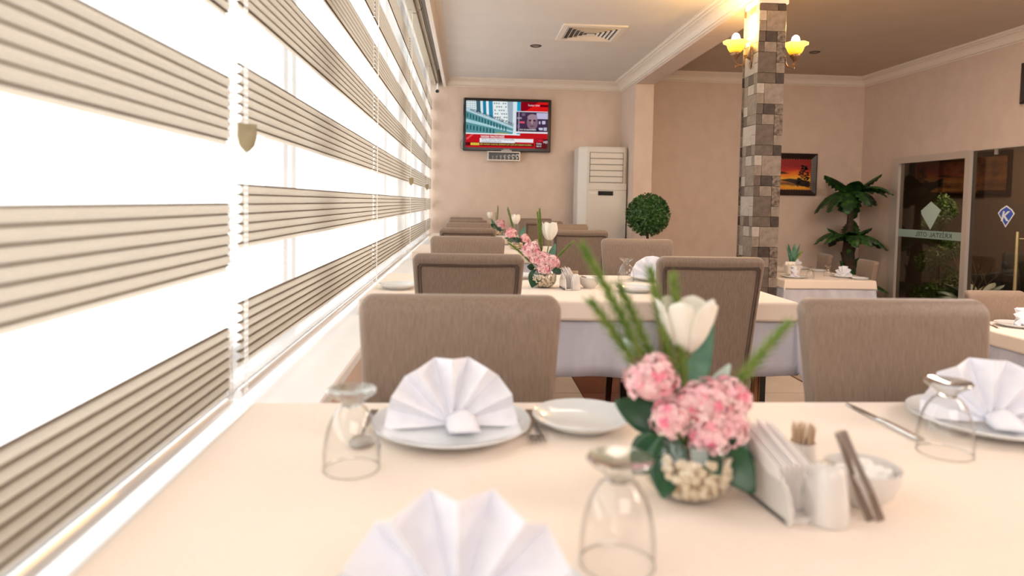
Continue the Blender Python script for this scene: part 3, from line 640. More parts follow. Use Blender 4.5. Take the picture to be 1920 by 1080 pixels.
def fan(z, n, L, droops, rises, ph, lim=.46):
    for k in range(n):
        a = ph+2*pi*k/n+rnd(-.12, .12); l_ = L*rnd(.9, 1.1)
        mx, my = lim/abs(cos(a)) if cos(a) > .05 else 9, .46/abs(sin(a)) if sin(a) > .05 else 9
        mx = (.40/abs(cos(a))) if cos(a) > .05 else 9
        l_ = min(l_, mx, my)
        mm = frond(l_, .105*rnd(.9, 1.25), rnd(*droops), rnd(*rises)); o = mm.build('palm_leaf', PALM, pt, 'all', solid=.002)
        o.location = (.02*cos(a), .02*sin(a), z+rnd(-.02, .02)); o.rotation_euler = (rnd(-.3, .3), 0, a)
fan(1.66, 11, .50, (.75, 1.15), (.45, .8), .2); fan(1.68, 5, .34, (.2, .5), (.6, 1.1), .6)
fan(1.12, 10, .46, (.6, .9), (.4, .7), .5); fan(1.12, 4, .27, (.1, .4), (.5, 1.1), 1.1)
fan(.52, 9, .50, (.5, .8), (.3, .6), .1)

# lobby plants
t = thing('spiral_topiary', 'spiral boxwood topiary behind the glass door', 'plant', (6.4, 8.8, -.35))
m = MB(); pts = []
for k in range(5200):
    a = random.random(); z = .12+a*1.5; ang = a*2*pi*3.1+.4; R_ = .27*(1-a*.55); rr = .155*(1-.35*a)
    q = Vector((random.gauss(0, 1), random.gauss(0, 1), random.gauss(0, 1))).normalized(); pts.append((Vector((R_*.75*cos(ang), R_*.75*sin(ang), z))+q*rr*rnd(.8, 1.05), q))
leaves_on(m, pts, .04); m.build('foliage', mat('topiary_leaf', (.05, .12, .02), .5, noise=((20, 20, 20), (.16, .27, .06), 2, 0)), t, kind='stuff')
m = MB(); m.tube([(0, 0, .0), (0, 0, 1.5)], .02, 8); m.build('trunk', BARK, t, True)
t = thing('dried_arrangement', 'arrangement of broad leaves and bare pale twigs behind the glass panes', 'plant', (5.75, 7.35, -.35))
m = MB(); m.lathe([(.001, 0), (.14, 0), (.17, .42), (.15, .42), (.001, .38)], 16); m.build('plant_pot', TERRA, t, True)
TW_ = mat('pale_twig', (.42, .33, .22), .8)
for k, (dx, dy, h) in enumerate([(-.0, .35, 1.02), (.05, .15, .95), (.0, -.15, 1.0), (0, -.45, .88), (.02, -.30, .95), (.1, .05, .8)]):
    m = MB(); m.tube([(0, 0, .38), (dx*.4, dy*.4, .38+(h-.38)*.5), (dx*.8+.02, dy*.8+.02, .38+(h-.38)*.8), (dx, dy, h)], [.009, .007, .005, .003], 6)
    m.tube([(dx*.5, dy*.5, .38+(h-.38)*.6), (dx*.5+.03, dy*.5+.12, .38+(h-.38)*.9)], [.005, .002], 5); m.build('twig', TW_, t, True)
LG = mat('lobby_leaf', (.02, .08, .03), .4, noise=((10, 10, 10), (.10, .22, .12), 2, 0)); LW = mat('pale_silk_leaf', (.45, .50, .36), .5)
for k in range(16):
    a = k*2.39996; mm = frond(.42*rnd(.8, 1.1), .075, rnd(.5, .9), rnd(.7, 1.3), 10, 0); o = mm.build('leaf', LW if k in (3, 8, 12) else LG, t, 'all'); o.location = (0, 0, .40); o.rotation_euler = (0, 0, a)
# lobby furniture: white panelled door, armchair
d2 = bpy.data.objects.new('door_2', None); COL.objects.link(d2); struct(d2); d2['label'] = 'white panelled door seen through the lobby glass'; d2.location = (7.2, 11.6, -.35); d2.rotation_euler = (0, 0, radians(-40))
m = MB(); m.box(-.42, .42, -.02, .02, 0, 2.08); m.build('door_leaf', mat('white_door_paint', (.55, .53, .50), .5), d2)
for (x0, x1, z0, z1) in [(-.34, -.06, 1.45, 1.92), (.06, .34, 1.45, 1.92), (-.34, -.06, .9, 1.35), (.06, .34, .9, 1.35), (-.34, -.06, .2, .8), (.06, .34, .2, .8)]:
    m = MB(); m.box(x0, x1, -.026, -.0205, z0, z1); m.box(x0+.06, x1-.06, -.03, -.026, z0+.06, z1-.06, 1); m.build('door_panel', [mat('panel_shadow_line', (.06, .055, .05), .6), MATS['white_door_paint']], d2)
t = thing('lobby_armchair', 'dark armchair dimly seen behind the glass at the right edge', 'chair', (7.1, 8.1, -.35), radians(-60))
DKF = mat('dark_olive_upholstery', (.025, .026, .018), .7)
m = MB(); m.box(-.42, .42, -.35, .35, .12, .44, bev=.04); m.build('seat', DKF, t, True)
m = MB(); m.box(-.42, .42, .25, .42, .3, .95, bev=.05); m.build('backrest', DKF, t, True)
for s_ in (-1, 1): m = MB(); m.box(s_*.48-.08, s_*.48+.08, -.35, .4, .1, .66, bev=.04); m.build('armrest', DKF, t, True)
for sx_ in (-1, 1):
    for sy in (-1, 1): m = MB(); m.box(sx_*.4-.025, sx_*.4+.025, sy*.3-.025, sy*.3+.025, 0, .13); m.build('leg', DWOOD, t)

# ================================================================ chairs
def rrect(hw, ht, rad, cx, cy, z, n=6):
    P = []
    for qx, qy, a0 in ((1, 1, 0), (-1, 1, pi/2), (-1, -1, pi), (1, -1, 3*pi/2)):
        for k in range(n+1):
            a = a0+pi/2*k/n; P.append((cx+qx*(hw-rad)+rad*cos(a), cy+qy*(ht-rad)+rad*sin(a), z))
    return P
def make_chair():
    t = thing('dining_chair', '', 'chair')
    yc = lambda z: -.225-.045*((z-.40)/.55)**1.5
    hwf = lambda z: .172+.042*((z-.40)/.55)
    m = MB(); rings = []
    zs = [.40, .42, .50, .58, .66, .74, .82, .88, .908]; 
    for z in zs: rings.append(rrect(hwf(z), .027 if z > .41 else .022, .019, 0, yc(z), z))
    for k in range(1, 7):
        a = pi/2*k/6; z = .908+.036*sin(a); e = .028*(1-cos(a)); rings.append(rrect(hwf(.908)-e+.001, .0275-.0235*(1-cos(a))**1.1, .019*(1-.8*(1-cos(a))), 0, yc(.915)-.008*sin(a), z))
    m.loft(rings, True); bk = m.build('backrest', FAB, t, True)
    for inset, rad in ((.012, .0036), (.022, .0024)):
        P = []; yr = lambda z: yc(z)-.0275
        for z in [.42+k*.06 for k in range(8)]: P.append((-hwf(z)+inset+.006, yr(z), z))
        zt = .912-inset*.5; P += [(-hwf(zt)+inset+.009, yr(.905)-.001, zt-.01), (-hwf(zt)+inset+.016, yr(.91)-.001, zt-.002)]
        P += [(-hwf(.9)*.6, yr(.91)-.001, zt-.003), (0, yr(.91)-.001, zt-.005)]
        P = P+[(-x, y, z) for x, y, z in P[::-1][1:]]
        p = MB(); p.tube(P, rad, 6); p.build('piping', PIPE, bk, True)
    m = MB(); rg = []
    for z, s_ in ((.385, .0), (.39, .006), (.43, .010), (.452, .006), (.462, -.012), (.466, -.05)): rg.append(rrect(.205+s_, .205+s_, .04, 0, .0, z))
    m.loft(rg, True); m.build('seat', FAB, t, True)
    m = MB(); m.box(-.185, .185, -.19, .19, .335, .386); m.build('seat_frame', DWOOD, t)
    for sx_ in (-1, 1):
        m = MB(); m.loft([[(sx_*.165+q*a, .165+w_*a, z) for q, w_ in ((-1, -1), (1, -1), (1, 1), (-1, 1))] for z, a in ((0, .014), (.36, .021))], True); m.build('leg', DWOOD, t)
        m = MB(); m.loft([[(sx_*.158+q*a, yy+w_*a, z) for q, w_ in ((-1, -1), (1, -1), (1, 1), (-1, 1))] for z, a, yy in ((0, .014, -.235), (.2, .018, -.2), (.42, .02, -.19))], True); m.build('leg', DWOOD, t)
    return t
chair = make_chair()
def ch(x, y, face, label, z=0, group='taupe dining chairs round the tables'):
    rz = {'n': 0, 's': pi, 'w': pi/2, 'e': -pi/2}.get(face, face)
    return place(chair, (x, y, z), rz, label, group)
ch(-.012, 1.155, 's', 'taupe dining chair facing the viewer across the near table, left, behind the napkin fan')
ch(.932, 1.150, 's', 'taupe dining chair facing the viewer across the near table, right')
ch(.005, 2.83, 'n', 'taupe chair seen from behind at the left of the second table, beside the window')
ch(.94, 2.83, 'n', 'taupe chair seen from behind with full piped back, right side of the second table')
ch(.0, 3.57, 's', 'taupe chair facing the viewer on the window side of the second table, far edge')
ch(.975, 3.57, 's', 'taupe chair facing the viewer at the far right edge of the second table')
ch(.0, 5.32, 'n', 'taupe chair seen from behind on the window side of the third table')
ch(.83, 5.25, 'n', 'taupe chair seen from behind at the right of the third table, behind the white tulip')
ch(.0, 6.12, 's', 'taupe chair facing the viewer at the far left of the third table')
ch(.93, 6.12, 's', 'taupe chair facing the viewer at the far right of the third table')
ch(.0, 7.66, 'n', 'taupe chair seen from behind on the window side of the farthest table')
ch(.83, 7.66, 'n', 'taupe chair seen from behind at the right of the farthest table')
ch(-.02, 8.26, 's', 'rearmost taupe chair against the television wall, window side')
ch(.85, 8.26, 's', 'rearmost taupe chair against the television wall, left of the air conditioner')
ch(4.0, 6.98, radians(82), 'taupe chair at the right side of the hall table, nearer the glass door', -.35)
ch(4.0, 7.86, radians(78), 'taupe chair at the right side of the hall table, nearer the painting', -.35)
ch(3.40, 7.0, 'e', 'taupe chair seen edge-on at the left of the hall table, beside the column', -.35)
ch(3.62, 4.14, 's', 'taupe chair facing the viewer behind the small table at the right edge', -.35)

# ================================================================ tables and cloths
def cloth(name, x0, x1, y0, y1, z, hang, m, label, cat, seed, wav=.008, zmin=None, nx=44, ny=26, crease=()):
    hl, hr, hf, hb = hang; W, D = x1-x0, y1-y0; rnd_ = random.Random(seed); ph = [rnd_.random()*6 for _ in range(6)]
    def coords(lo, hi, L, n):
        a = []
        if lo: a += [-lo*(1-k/6)**1.0 for k in range(6)]
        a += [0] + [L*k/n for k in range(1, n)] + [L]
        if hi: a += [L+hi*(k+1)/6 for k in range(6)]
        out = []
        for q in a:
            out.append(q)
        # extra loops close to the edge so it rolls over softly
        for q in ([-.006, .006] if lo else [])+([L-.006, L+.006] if hi else []): out.append(q)
        return sorted(set(out))
    A = coords(hl, hr, W, nx); B = coords(hf, hb, D, ny)
    def pos(a, b_):
        da = -a if a < 0 else (a-W if a > W else 0); db = -b_ if b_ < 0 else (b_-D if b_ > D else 0)
        sx_ = -1 if a < 0 else 1; sy = -1 if b_ < 0 else 1
        X = min(max(a, 0), W); Y = min(max(b_, 0), D); dd = hypot(da, db)
        if dd == 0:
            zz = z
            for ax, p_, am in crease:
                q = (a if ax == 'x' else b_)-p_; zz += am*math.exp(-(q/.006)**2)
            if min(a, W-a, b_, D-b_) < .004: zz -= .0012
            return (x0+X, y0+Y, zz)
        if da and db:
            ux, uy = da/dd, db/dd; drop = dd*.93; out = (.003 if wav > .01 else .009)+.13*dd
            return (x0+X+sx_*ux*out, y0+Y+sy*uy*out, max(z-drop, zmin+.002) if zmin and x0+X < -.3 else z-drop)
        along = Y if da else X
        dw = max(0, dd-.11)*1.4 if wav > .01 else dd
        wv = wav*dw/.3*(sin(along*9+ph[0])+.6*sin(along*23+ph[1])) + .0015*min(1, dd/.05)*sin(along*40+ph[2])*(wav < .01)
        out = (.003 if wav > .01 else .009)+.03*dd+wv+wav*dw/.3*1.6
        zz = z-dd*.995 + .004*sin(along*5+ph[3])*(dd/.3)
        if zmin and x0+X < -.30: zz = max(zz, zmin+.003*(1-dd))
        return (x0+X+(sx_*out if da else 0), y0+Y+(sy*out if db else 0), zz)
    M_ = MB(); V = [pos(a, b_) for a in A for b_ in B]; n = len(B)
    M_.add(V, [(i*n+j, (i+1)*n+j, (i+1)*n+j+1, i*n+j+1) for i in range(len(A)-1) for j in range(n-1)])
    o = M_.build(name, m, None, 'all', solid=.0016); return tag(o, label, cat)
def table(x0, x1, y0, y1, fz, names, hangs=(.045, .08, .08, .08), left_under=.05, crease=(), seed=1):
    zt = fz+.754
    t = thing('dining_table', names[0], 'table', ((x0+x1)/2, (y0+y1)/2, fz)); W, D = (x1-x0)/2, (y1-y0)/2
    m = MB(); m.box(-W+.004, W-.004, -D+.004, D-.004, .715, .748, bev=.004); m.build('tabletop', ZEBRA, t)
    for cx_ in (-W+.17, W-.13):
        m = MB(); m.box(cx_-.055, cx_+.055, -D+.14, D-.14, .02, .715); m.build('pedestal', ZEBRA, t)
        m = MB(); m.box(cx_-.075, cx_+.075, -D+.08, D-.08, 0, .03); m.build('foot', DWOOD, t)
        m = MB(); m.box(cx_+.055, cx_+.09, -D+.16, D-.16, .03, .715); m.build('shade_panel', BLACK, t)  # black panel standing in for the shadow beside the pedestal
    lo = x0 < 0
    cloth('underlay_cloth', -.308 if lo else x0, x1, y0, y1, zt-.004, (0 if lo else left_under, .30, .30, .30), UNDER, names[1], 'tablecloth', seed, .016, None, 60, 24)
    cloth('tablecloth', x0-.003, x1+.003, y0-.003, y1+.003, zt, hangs, TOPPER, names[2], 'tablecloth', seed+9, .003, .694 if lo else None, 44, 26, crease)
    return t
T1 = table(-.39, 1.33, .36, 1.285, 0, ('wooden dining table in the foreground under a beige cloth', 'white underlay hanging below the beige cloth of the near table', 'beige cloth covering the near table set with plates'), seed=3)
T2 = table(-.41, 1.34, 2.67, 3.61, 0, ('zebra-wood dining table, second from the viewer', 'white underlay with hanging corner on the second table', 'beige cloth with pressed creases on the second table'), crease=(('x', .95, .0016), ('y', .47, .0012)), seed=5)
T3 = table(-.41, 1.30, 5.16, 6.02, 0, ('dining table third from the viewer', 'white underlay on the third table', 'beige cloth on the third table'), seed=7)
T4 = table(-.41, 1.20, 7.50, 8.18, 0, ('dining table nearest the television wall', 'white underlay on the farthest table', 'beige cloth on the farthest table'), seed=8)
T5 = table(3.23, 4.17, 6.66, 8.2, -.35, ('small hall table in front of the palm', 'pale underlay on the hall table by the palm', 'beige cloth with pointed corners on the hall table by the palm'), (.09, .09, .09, .09), .30, seed=11)
T6 = table(3.24, 4.2, 3.3, 4.27, -.35, ('table cut by the column at the right edge', 'bright white underlay on the table at the right edge', 'beige cloth on the table at the right edge'), (.09, .09, .09, .09), .30, seed=12)

# ================================================================ tableware prototypes
def plate_proto(R_, name):
    m = MB(); m.lathe([(.001, .004), (R_*.55, .004), (R_*.56, 0), (R_*.62, 0), (R_*.64, .003), (R_*.80, .008), (R_*.97, .017), (R_, .020), (R_*.995, .0225), (R_*.96, .0205), (R_*.78, .012), (R_*.62, .0075), (.001, .007)], 56)
    return tag(m.build(name, CHINA, None, True), '', 'plate')
big = plate_proto(.132, 'dinner_plate'); small = plate_proto(.086, 'side_plate')
def fan_napkin():
    t = thing('napkin_fan', '', 'napkin'); N = 6; R_ = .112; m = MB()
    lv = 9; V = []
    for i in range(2*N+1):
        a = pi*(i/(2*N)); a = -.06+a*(pi+.12)/pi; sgn = 1 if i % 2 else -1
        col = []
        for k in range(lv+1):
            q = k/lv; rr = .006+(R_*(.97 if i % 2 else 1.0)-.006)*q; dep = sgn*.019*q**.9*(.75+.5*sin(a)); sag = -.010*q*(1-abs(sin(a)))
            col.append((-rr*cos(a)*1.0, dep+.012*sin(a)*q, max(.002, rr*sin(a)+.012*q*(abs(cos(a)))**3*0+.004)))
        V.append(col)
    m.loft(V, False, closed=False); m.build('pleats', NAP, t, False, solid=.0022, bevel=0)
    # the folded foot that props the fan, and the turned-out tail in front
    m = MB(); m.add([(-.085, .03, .002), (.085, .03, .002), (.0, -.004, .004), (0, .02, .075), (-.05, .035, .004), (.05, .035, .004)], [(0, 2, 3), (2, 1, 3), (0, 3, 4), (3, 1, 5)]); m.build('prop_fold', NAP, t, solid=.002)
    m = MB()
    m.grid(lambda a, c: (-.012+.050*a+.006*c, -.002-.046*c, .010+.016*(1-c)*sin(pi*a*.9)+.004*(1-c)-.0035*c), 5, 5)
    m.grid(lambda a, c: (-.012+.050*a+.006*c, -.002-.044*c, .0045+.002*(1-c)), 3, 3); m.build('tail_fold', NAP, t, 'all', solid=.002)
    m = MB(); m.grid(lambda a, c: (-.108+.216*a, .002+.020*sin(a*pi)+.010*c, .004+.006*c+.006*abs(a-.5)), 16, 3); m.build('bottom_fold', NAP, t, 'all', solid=.003)
    return t
nap = fan_napkin()
def goblet():
    t = thing('glass_goblet', '', 'glass')
    # upside down: rim on the cloth
    m = MB(); o_ = [(.0400, 0), (.0408, .012), (.0405, .028), (.0385, .044), (.0345, .060), (.0285, .075), (.0205, .0865), (.0145, .0915)]
    i_ = [(q-.0013, z) for q, z in o_[::-1]][1:]
    m.lathe(o_, 40); m.lathe([(.039, 0), (.0400, 0)], 40); m.build('bowl', GLASS, t, True)
    m = MB(); m.lathe([(.0400, 0), (.0407, .0012), (.0393, .0016), (.0387, .0004), (.0400, 0)], 40); m.build('rim', FOOTG, t, True)
    m = MB(); m.lathe([(.001, .089), (.0145, .0915), (.0135, .094), (.0150, .097), (.0200, .1015), (.0285, .107), (.0345, .1115), (.0355, .1138), (.0340, .1155), (.020, .113), (.008, .111), (.001, .1105)], 36); m.build('foot', FOOTG, t, True)
    return t
gob = goblet()
def cutlery(kind):
    m = MB(); n = 18
    if kind == 'knife':
        rings = []
        for i in range(n+1):
            a = i/n; y = -.105+.21*a
            if a < .48: w_, h_ = .0055+.002*(1-a/.48), .0032
            elif a < .52: w_, h_ = .0045, .0026
            else: q = (a-.52)/.48; w_, h_ = .0085*(1-q**4*.8), .0009
            rings.append([(-w_, y, h_*.6), (0, y, 0), (w_, y, h_*.6), (w_*.7, y, h_*1.6+.0012), (0, y, h_*2+.0012), (-w_*.7, y, h_*1.6+.0012)])
        m.loft(rings, True); o = m.build('table_knife', STEEL, None, True); return tag(o, '', 'knife')
    if kind == 'fork':
        t = thing('dinner_fork', '', 'fork')
        rings = []
        for i in range(n+1):
            a = i/n; y = -.095+.135*a; w_ = .0085-.005*min(1, a*1.6) if a < .75 else .0035+.009*((a-.75)/.25)**1.5; z = .001+.006*max(0, sin((a-.3)*pi/.7)) if a > .3 else .001
            rings.append([(-w_, y, z), (w_, y, z), (w_*.9, y, z+.0022), (-w_*.9, y, z+.0022)])
        m.loft(rings, True); m.build('handle', STEEL, t, True)
        for k in range(4):
            x = -.0100+.0067*k; q = MB(); q.loft([[(x-w2, .039+y, z), (x+w2, .039+y, z), (x+w2, .039+y, z+.002), (x-w2, .039+y, z+.002)] for y, z, w2 in ((-.002, .001, .0026), (.012, -.0002+.001, .0018), (.03, .002, .0016), (.048, .006, .0009))], True); q.build('tine', STEEL, t)
        return t
    if kind == 'spoon':
        rings = []
        for i in range(26):
            a = i/25; y = -.095+.19*a
            if a < .72: w_ = .007-.0035*(a/.72)
            else: q = (a-.72)/.28; w_ = max(.001, .0185*sqrt(max(0, 1-(2*q-1.0)**2))+.0034*(1-q)*(1-q))
            dip = 0 if a < .72 else -.003*sin((a-.72)/.28*pi); z = .0045+dip+.003*sin(a*pi)
            rings.append([(-w_, y, z+.001), (0, y, z-.0012), (w_, y, z+.001), (0, y, z+.0004)])
        m.loft(rings, True); o = m.build('dessert_spoon', STEEL, None, True); return tag(o, '', 'spoon')
knife, fork, spoon = cutlery('knife'), cutlery('fork'), cutlery('spoon')
def holder():
    t = thing('napkin_holder', '', 'napkin holder')
    for s_ in (-1, 1):
        m = MB(); pts = [(-.066, 0), (-.068, .02)]+[(-.066*cos(a), .022+.040*sin(a)) for a in [k*pi/12 for k in range(13)]]+[(.068, .02), (.066, 0)]
        m.loft([[(s_*(.017+d), y, z) for y, z in pts] for d in (-.0025, .0025)], True); m.build('side_plate_wall', CHINAW, t, True)
    m = MB(); m.box(-.0195, .0195, -.060, .060, 0, .006); m.build('holder_base', CHINAW, t)
    for k in range(7):
        x = -.012+.004*k; h = .098-.003*abs(k-3)+rnd(-.003, .003); l_ = (k-3)*.0032
        m = MB(); m.add([(x-.0008, -.042, .008), (x+.0008, -.042, .008), (x+.0008, .042, .008), (x-.0008, .042, .008), (x-.0008+l_, -.046, h*.72), (x+.0008+l_, -.046, h*.72), (x+.0008+l_, .044, h), (x-.0008+l_, .044, h)],
                          [(0, 3, 2, 1), (4, 5, 6, 7), (0, 1, 5, 4), (1, 2, 6, 5), (2, 3, 7, 6), (3, 0, 4, 7)]); m.build('paper_napkin', PAPER, t)
    return t
hold = holder()
def shaker():
    t = thing('salt_shaker', '', 'shaker')
    m = MB(); m.loft([rrect(a, b_, min(a, b_)*.8, 0, 0, z, 5) for a, b_, z in ((.022, .0245, 0), (.0235, .026, .004), (.022, .024, .03), (.0185, .020, .058), (.0165, .018, .066), (.011, .012, .0705), (.002, .002, .0715))], True); m.build('shaker_body', CHINAW, t, True)
    m = MB()
    for k in range(5): m.sphere((.006*cos(k*1.257), .006*sin(k*1.257), .0712), .0011, 6, 4)
    m.build('pour_hole', BLACK, t); return t
shk = shaker()
def toothpicks():
    t = thing('toothpick_holder', '', 'toothpick holder')
    m = MB(); m.lathe([(.001, 0), (.020, 0), (.0215, .004), (.019, .03), (.018, .052), (.0165, .052), (.0165, .01), (.001, .01)], 22); m.build('holder_cup', CHINAW, t, True)
    m = MB()
    for k in range(70):
        a, q = rnd(0, 6.28), .0145*sqrt(random.random()); x, y = q*cos(a), q*sin(a); m.tube([(x*.8, y*.8, .012), (x*1.25, y*1.25, .073+rnd(-.003, .003)), (x*1.28, y*1.28, .077)], [.001, .001, .0002], 4)
    m.build('toothpick', PICK, t, kind='stuff'); return t
tpk = toothpicks()
def sugar_bowl():
    t = thing('sugar_bowl', '', 'bowl')
    m = MB(); m.lathe([(.001, .004), (.020, .004), (.021, 0), (.025, 0), (.027, .004), (.038, .014), (.0445, .030), (.047, .048), (.0458, .0487), (.0435, .047), (.041, .031), (.034, .017), (.001, .010)], 36); m.build('bowl_body', CHINAW, t, True)
    for k in range(16):
        a = k*2.4; q = .031*sqrt((k+.5)/16); z = .032+.016*(1-q/.031)+(.004 if k % 2 else 0); m = MB(); s_ = .0072
        m.box(-s_, s_, -s_, s_, -s_*.8, s_*.8, bev=.001); o = m.build('sugar_cube', SUGAR, t); o.location = (q*cos(a), q*sin(a), z); o.rotation_euler = (rnd(-.5, .5), rnd(-.5, .5), rnd(0, 3))
    return t
sug = sugar_bowl()
def tongs():
    t = thing('sugar_tongs', '', 'tongs')
    for s_ in (-1, 1):
        m = MB(); rings = []
        for k in range(11):
            a = k/10; y = s_*(.004+.010*a-.009*max(0, a-.7)/.3*.6); w_ = .0065-.002*sin(pi*a); z = .105*(1-a)
            rings.append([(-w_, y-.0006, z), (w_, y-.0006, z), (w_, y+.0006, z), (-w_, y+.0006, z)])
        m.loft(rings, True); m.build('tong_arm', STEEL, t)
    m = MB(); m.grid(lambda a, c: (-.0065+.013*c, .0045*cos(pi*a), .105+.004*sin(pi*a)), 8, 2); m.build('spring_bend', STEEL, t, solid=.0012); return t
tng = tongs()

# ---------------------------------------------------------------- flower arrangements
def arrangement(loc, cfg, label, detail=True, seed=1):
    rs = random.Random(seed); t = thing('flower_arrangement', label, 'flowers', loc, 0)
    RB = .063
    pr = [(.001, .001), (.030, .001), (.044, .007), (.057, .020), (.063, .038), (.061, .055), (.053, .070), (.048, .078)]
    m = MB(); m.lathe(pr, 40); m.build('glass_bowl', GLASS, t, True)
    m = MB(); m.lathe([(.048, .078), (.0495, .0795), (.048, .081), (.0465, .0795), (.048, .078)], 40); m.build('bowl_rim', FOOTG, t, True)
    m = MB(); m.lathe([(.001, .001), (.031, .001), (.040, .005), (.030, .006), (.001, .004)], 30); m.build('bowl_base', FOOTG, t, True)
    def inside(z):
        for (r0, z0), (r1, z1) in zip(pr, pr[1:]):
            if z0 <= z <= z1: return r0+(r1-r0)*(z-z0)/max(1e-6, z1-z0)
        return .02
    if detail:
        base = None; cnt = 0
        for zz in (.012, .021, .030, .039, .048, .056):
            R_ = inside(zz)-.0085; n = int(2*pi*R_/.0135)
            for k in range(n):
                a = 2*pi*k/n+rs.random()*.25+zz*90
                if base is None:
                    m = MB(); m.sphere((0, 0, 0), (.0082, .0062, .0055), 8, 6); m2 = m.build('pebble', PEB, t, 'all'); o = base = m2
                else: o = base.copy(); COL.objects.link(o); o.parent = t
                o.location = (R_*cos(a), R_*sin(a), zz+rs.uniform(-.002, .002)); o.rotation_euler = (rs.uniform(-1, 1), rs.uniform(-1, 1), rs.uniform(0, 6)); s_ = rs.uniform(.85, 1.15); o.scale = (s_, s_, s_)
        m = MB(); m.lathe([(.001, .006), (.035, .009), (.046, .02), (.050, .038), (.046, .054), (.001, .058)], 20); m.build('pebble_core', PEB2, t, kind='stuff')
    else:
        m = MB()
        for k in range(170):
            zz = rs.uniform(.008, .055); R_ = (inside(zz)-.007); a = rs.uniform(0, 6.28); m.sphere((R_*cos(a), R_*sin(a), zz), rs.uniform(.005, .0085), 6, 5, rs.choice((0, 0, 1)))
        m.lathe([(.001, .006), (.035, .009), (.046, .02), (.050, .038), (.046, .054), (.001, .058)], 16, mi=1); m.build('pebble_fill', [PEB, PEB2], t, kind='stuff')
    root = Vector((0, 0, .05))
    def stem(tip, rad=.0025, bow=.0):
        tip = Vector(tip); P = [root+(tip-root)*a+Vector((0, 0, bow*sin(pi*a))) for a in [k/6 for k in range(7)]]; return P
    for (x, y, z, s_) in cfg.get('tulips', []):
        fl = bpy.data.objects.new('tulip', None); COL.objects.link(fl); fl.parent = t; fl.location = (x, y, z)
        q = MB(); q.tube([Vector(p)-Vector((x, y, z)) for p in stem((x, y, z))], .0028, 6); q.build('stem', STEMG, fl, True)
        for k in range(6):
            lay = k % 2; a0 = k*pi/3; rr = s_*(.50 if lay else .44); m = MB()
            def fn(a, c, rr=rr, a0=a0, lay=lay):
                h = a; prof = rr*(sin(min(1, .12+h*1.25)*pi/2)**.75)*(1+cfg.get('open', -.10)*max(0, h-.5)/.5); wid = 1.10*(sin(pi*min(.97, .18+h*.66))**.5)
                ang = a0+(c-.5)*wid*1.15; rim = -.05*s_*abs(c-.5)*2*h**3
                return (prof*cos(ang), prof*sin(ang), s_*1.06*h+rim-.05*s_*(abs(c-.5)*2)**2*h**4)
            m.grid(fn, 10, 8); m.build('petal', TULIP, fl, 'all', solid=.0012)
    for (x, y, z, R_) in cfg.get('clusters', []):
        m = MB(); n = int((80 if detail else 46)*max(.5, (R_/.036)**1.2))
        for k in range(n):
            zz = 1-1.45*(k+.5)/n; rr = sqrt(max(0, 1-zz*zz)); a = k*2.39996; q = Vector((rr*cos(a), rr*sin(a), zz)); q = (q+Vector((rs.uniform(-.2, .2), rs.uniform(-.2, .2), rs.uniform(-.2, .2)))).normalized()
            c = Vector((x, y, z))+q*R_*rs.uniform(.82, 1.08); e1 = q.cross(Vector((rs.uniform(-1, 1), rs.uniform(-1, 1), .3))).normalized(); e2 = q.cross(e1); s_ = R_*.29*rs.uniform(.8, 1.2); mi = 1 if rs.random() < .22 else 0
            for g in range(4):
                a1 = g*pi/2; d1 = e1*cos(a1)+e2*sin(a1); d2 = e1*-sin(a1)+e2*cos(a1)
                m.add([c-q*.001, c+d1*s_*.55+d2*s_*.42+q*s_*.22, c+d1*s_*1.05+q*s_*.05, c+d1*s_*.55-d2*s_*.42+q*s_*.22], [(0, 1, 2, 3)], mi)
        m.sphere((x, y, z), R_*.80, 10, 8, 0); m.tube(stem((x, y, z)), .003, 5, 2)
        m.build('hydrangea_cluster', [PINK, PINK2, STEMG], t)
    for (x, y, z) in cfg.get('fronds', []):
        m = MB(); P = stem((x, y, z), bow=.01); m.tube(P, [.0018]*5+[.0014, .001], 5); L_ = (Vector((x, y, z))-root).length
        n = int(L_/.0011) if detail else int(L_/.0022)
        for k in range(n):
            a = .35+.65*k/n; i = min(5, int(a*6)); f_ = a*6-i; c = P[i]*(1-f_)+P[i+1]*f_; d_ = (P[i+1]-P[i]).normalized(); e1 = d_.cross(Vector((.3, 1, .2))).normalized(); e2 = d_.cross(e1); an = k*2.4
            o_ = (e1*cos(an)+e2*sin(an)); ln = cfg.get('needle', .017)*(1-.35*max(0, a-.6)/.4)*rs.uniform(.8, 1.2); tip = c+o_*ln*.62+d_*ln*.85; sd = d_.cross(o_)*.0014; m.add([c-sd, c+sd, tip+sd*.4, tip-sd*.4], [(0, 1, 2, 3)])
        m.build('fern_frond', FERN, t)
    def leaf(nm, p0, p1, wd, mt, cup=.25, nrm=(0, -1, .2)):
        p0, p1 = Vector(p0), Vector(p1); d_ = p1-p0; sd = d_.cross(Vector(nrm)).normalized(); nn = sd.cross(d_).normalized(); m = MB()
        def fn(a, c):
            w_ = wd*sin(pi*(a**.8)*.97+.03)**.8*(1-.15*a); o_ = (c-.5)*2
            return tuple(p0+d_*a+sd*o_*w_+nn*(abs(o_)*w_*cup-.10*d_.length*sin(pi*a)))
        m.grid(fn, 10, 6); m.build(nm, mt, t, 'all', solid=.0008)
    for p0, p1, wd in cfg.get('teal', []): leaf('tulip_leaf', p0, p1, wd, TEAL)
    for p0, p1, wd in cfg.get('pale', []): leaf('pale_leaf', p0, p1, wd, PALELEAF)
    for p0, p1, wd in cfg.get('dark', []): leaf('broad_leaf', p0, p1, wd, DKLEAF, .12)
    return t
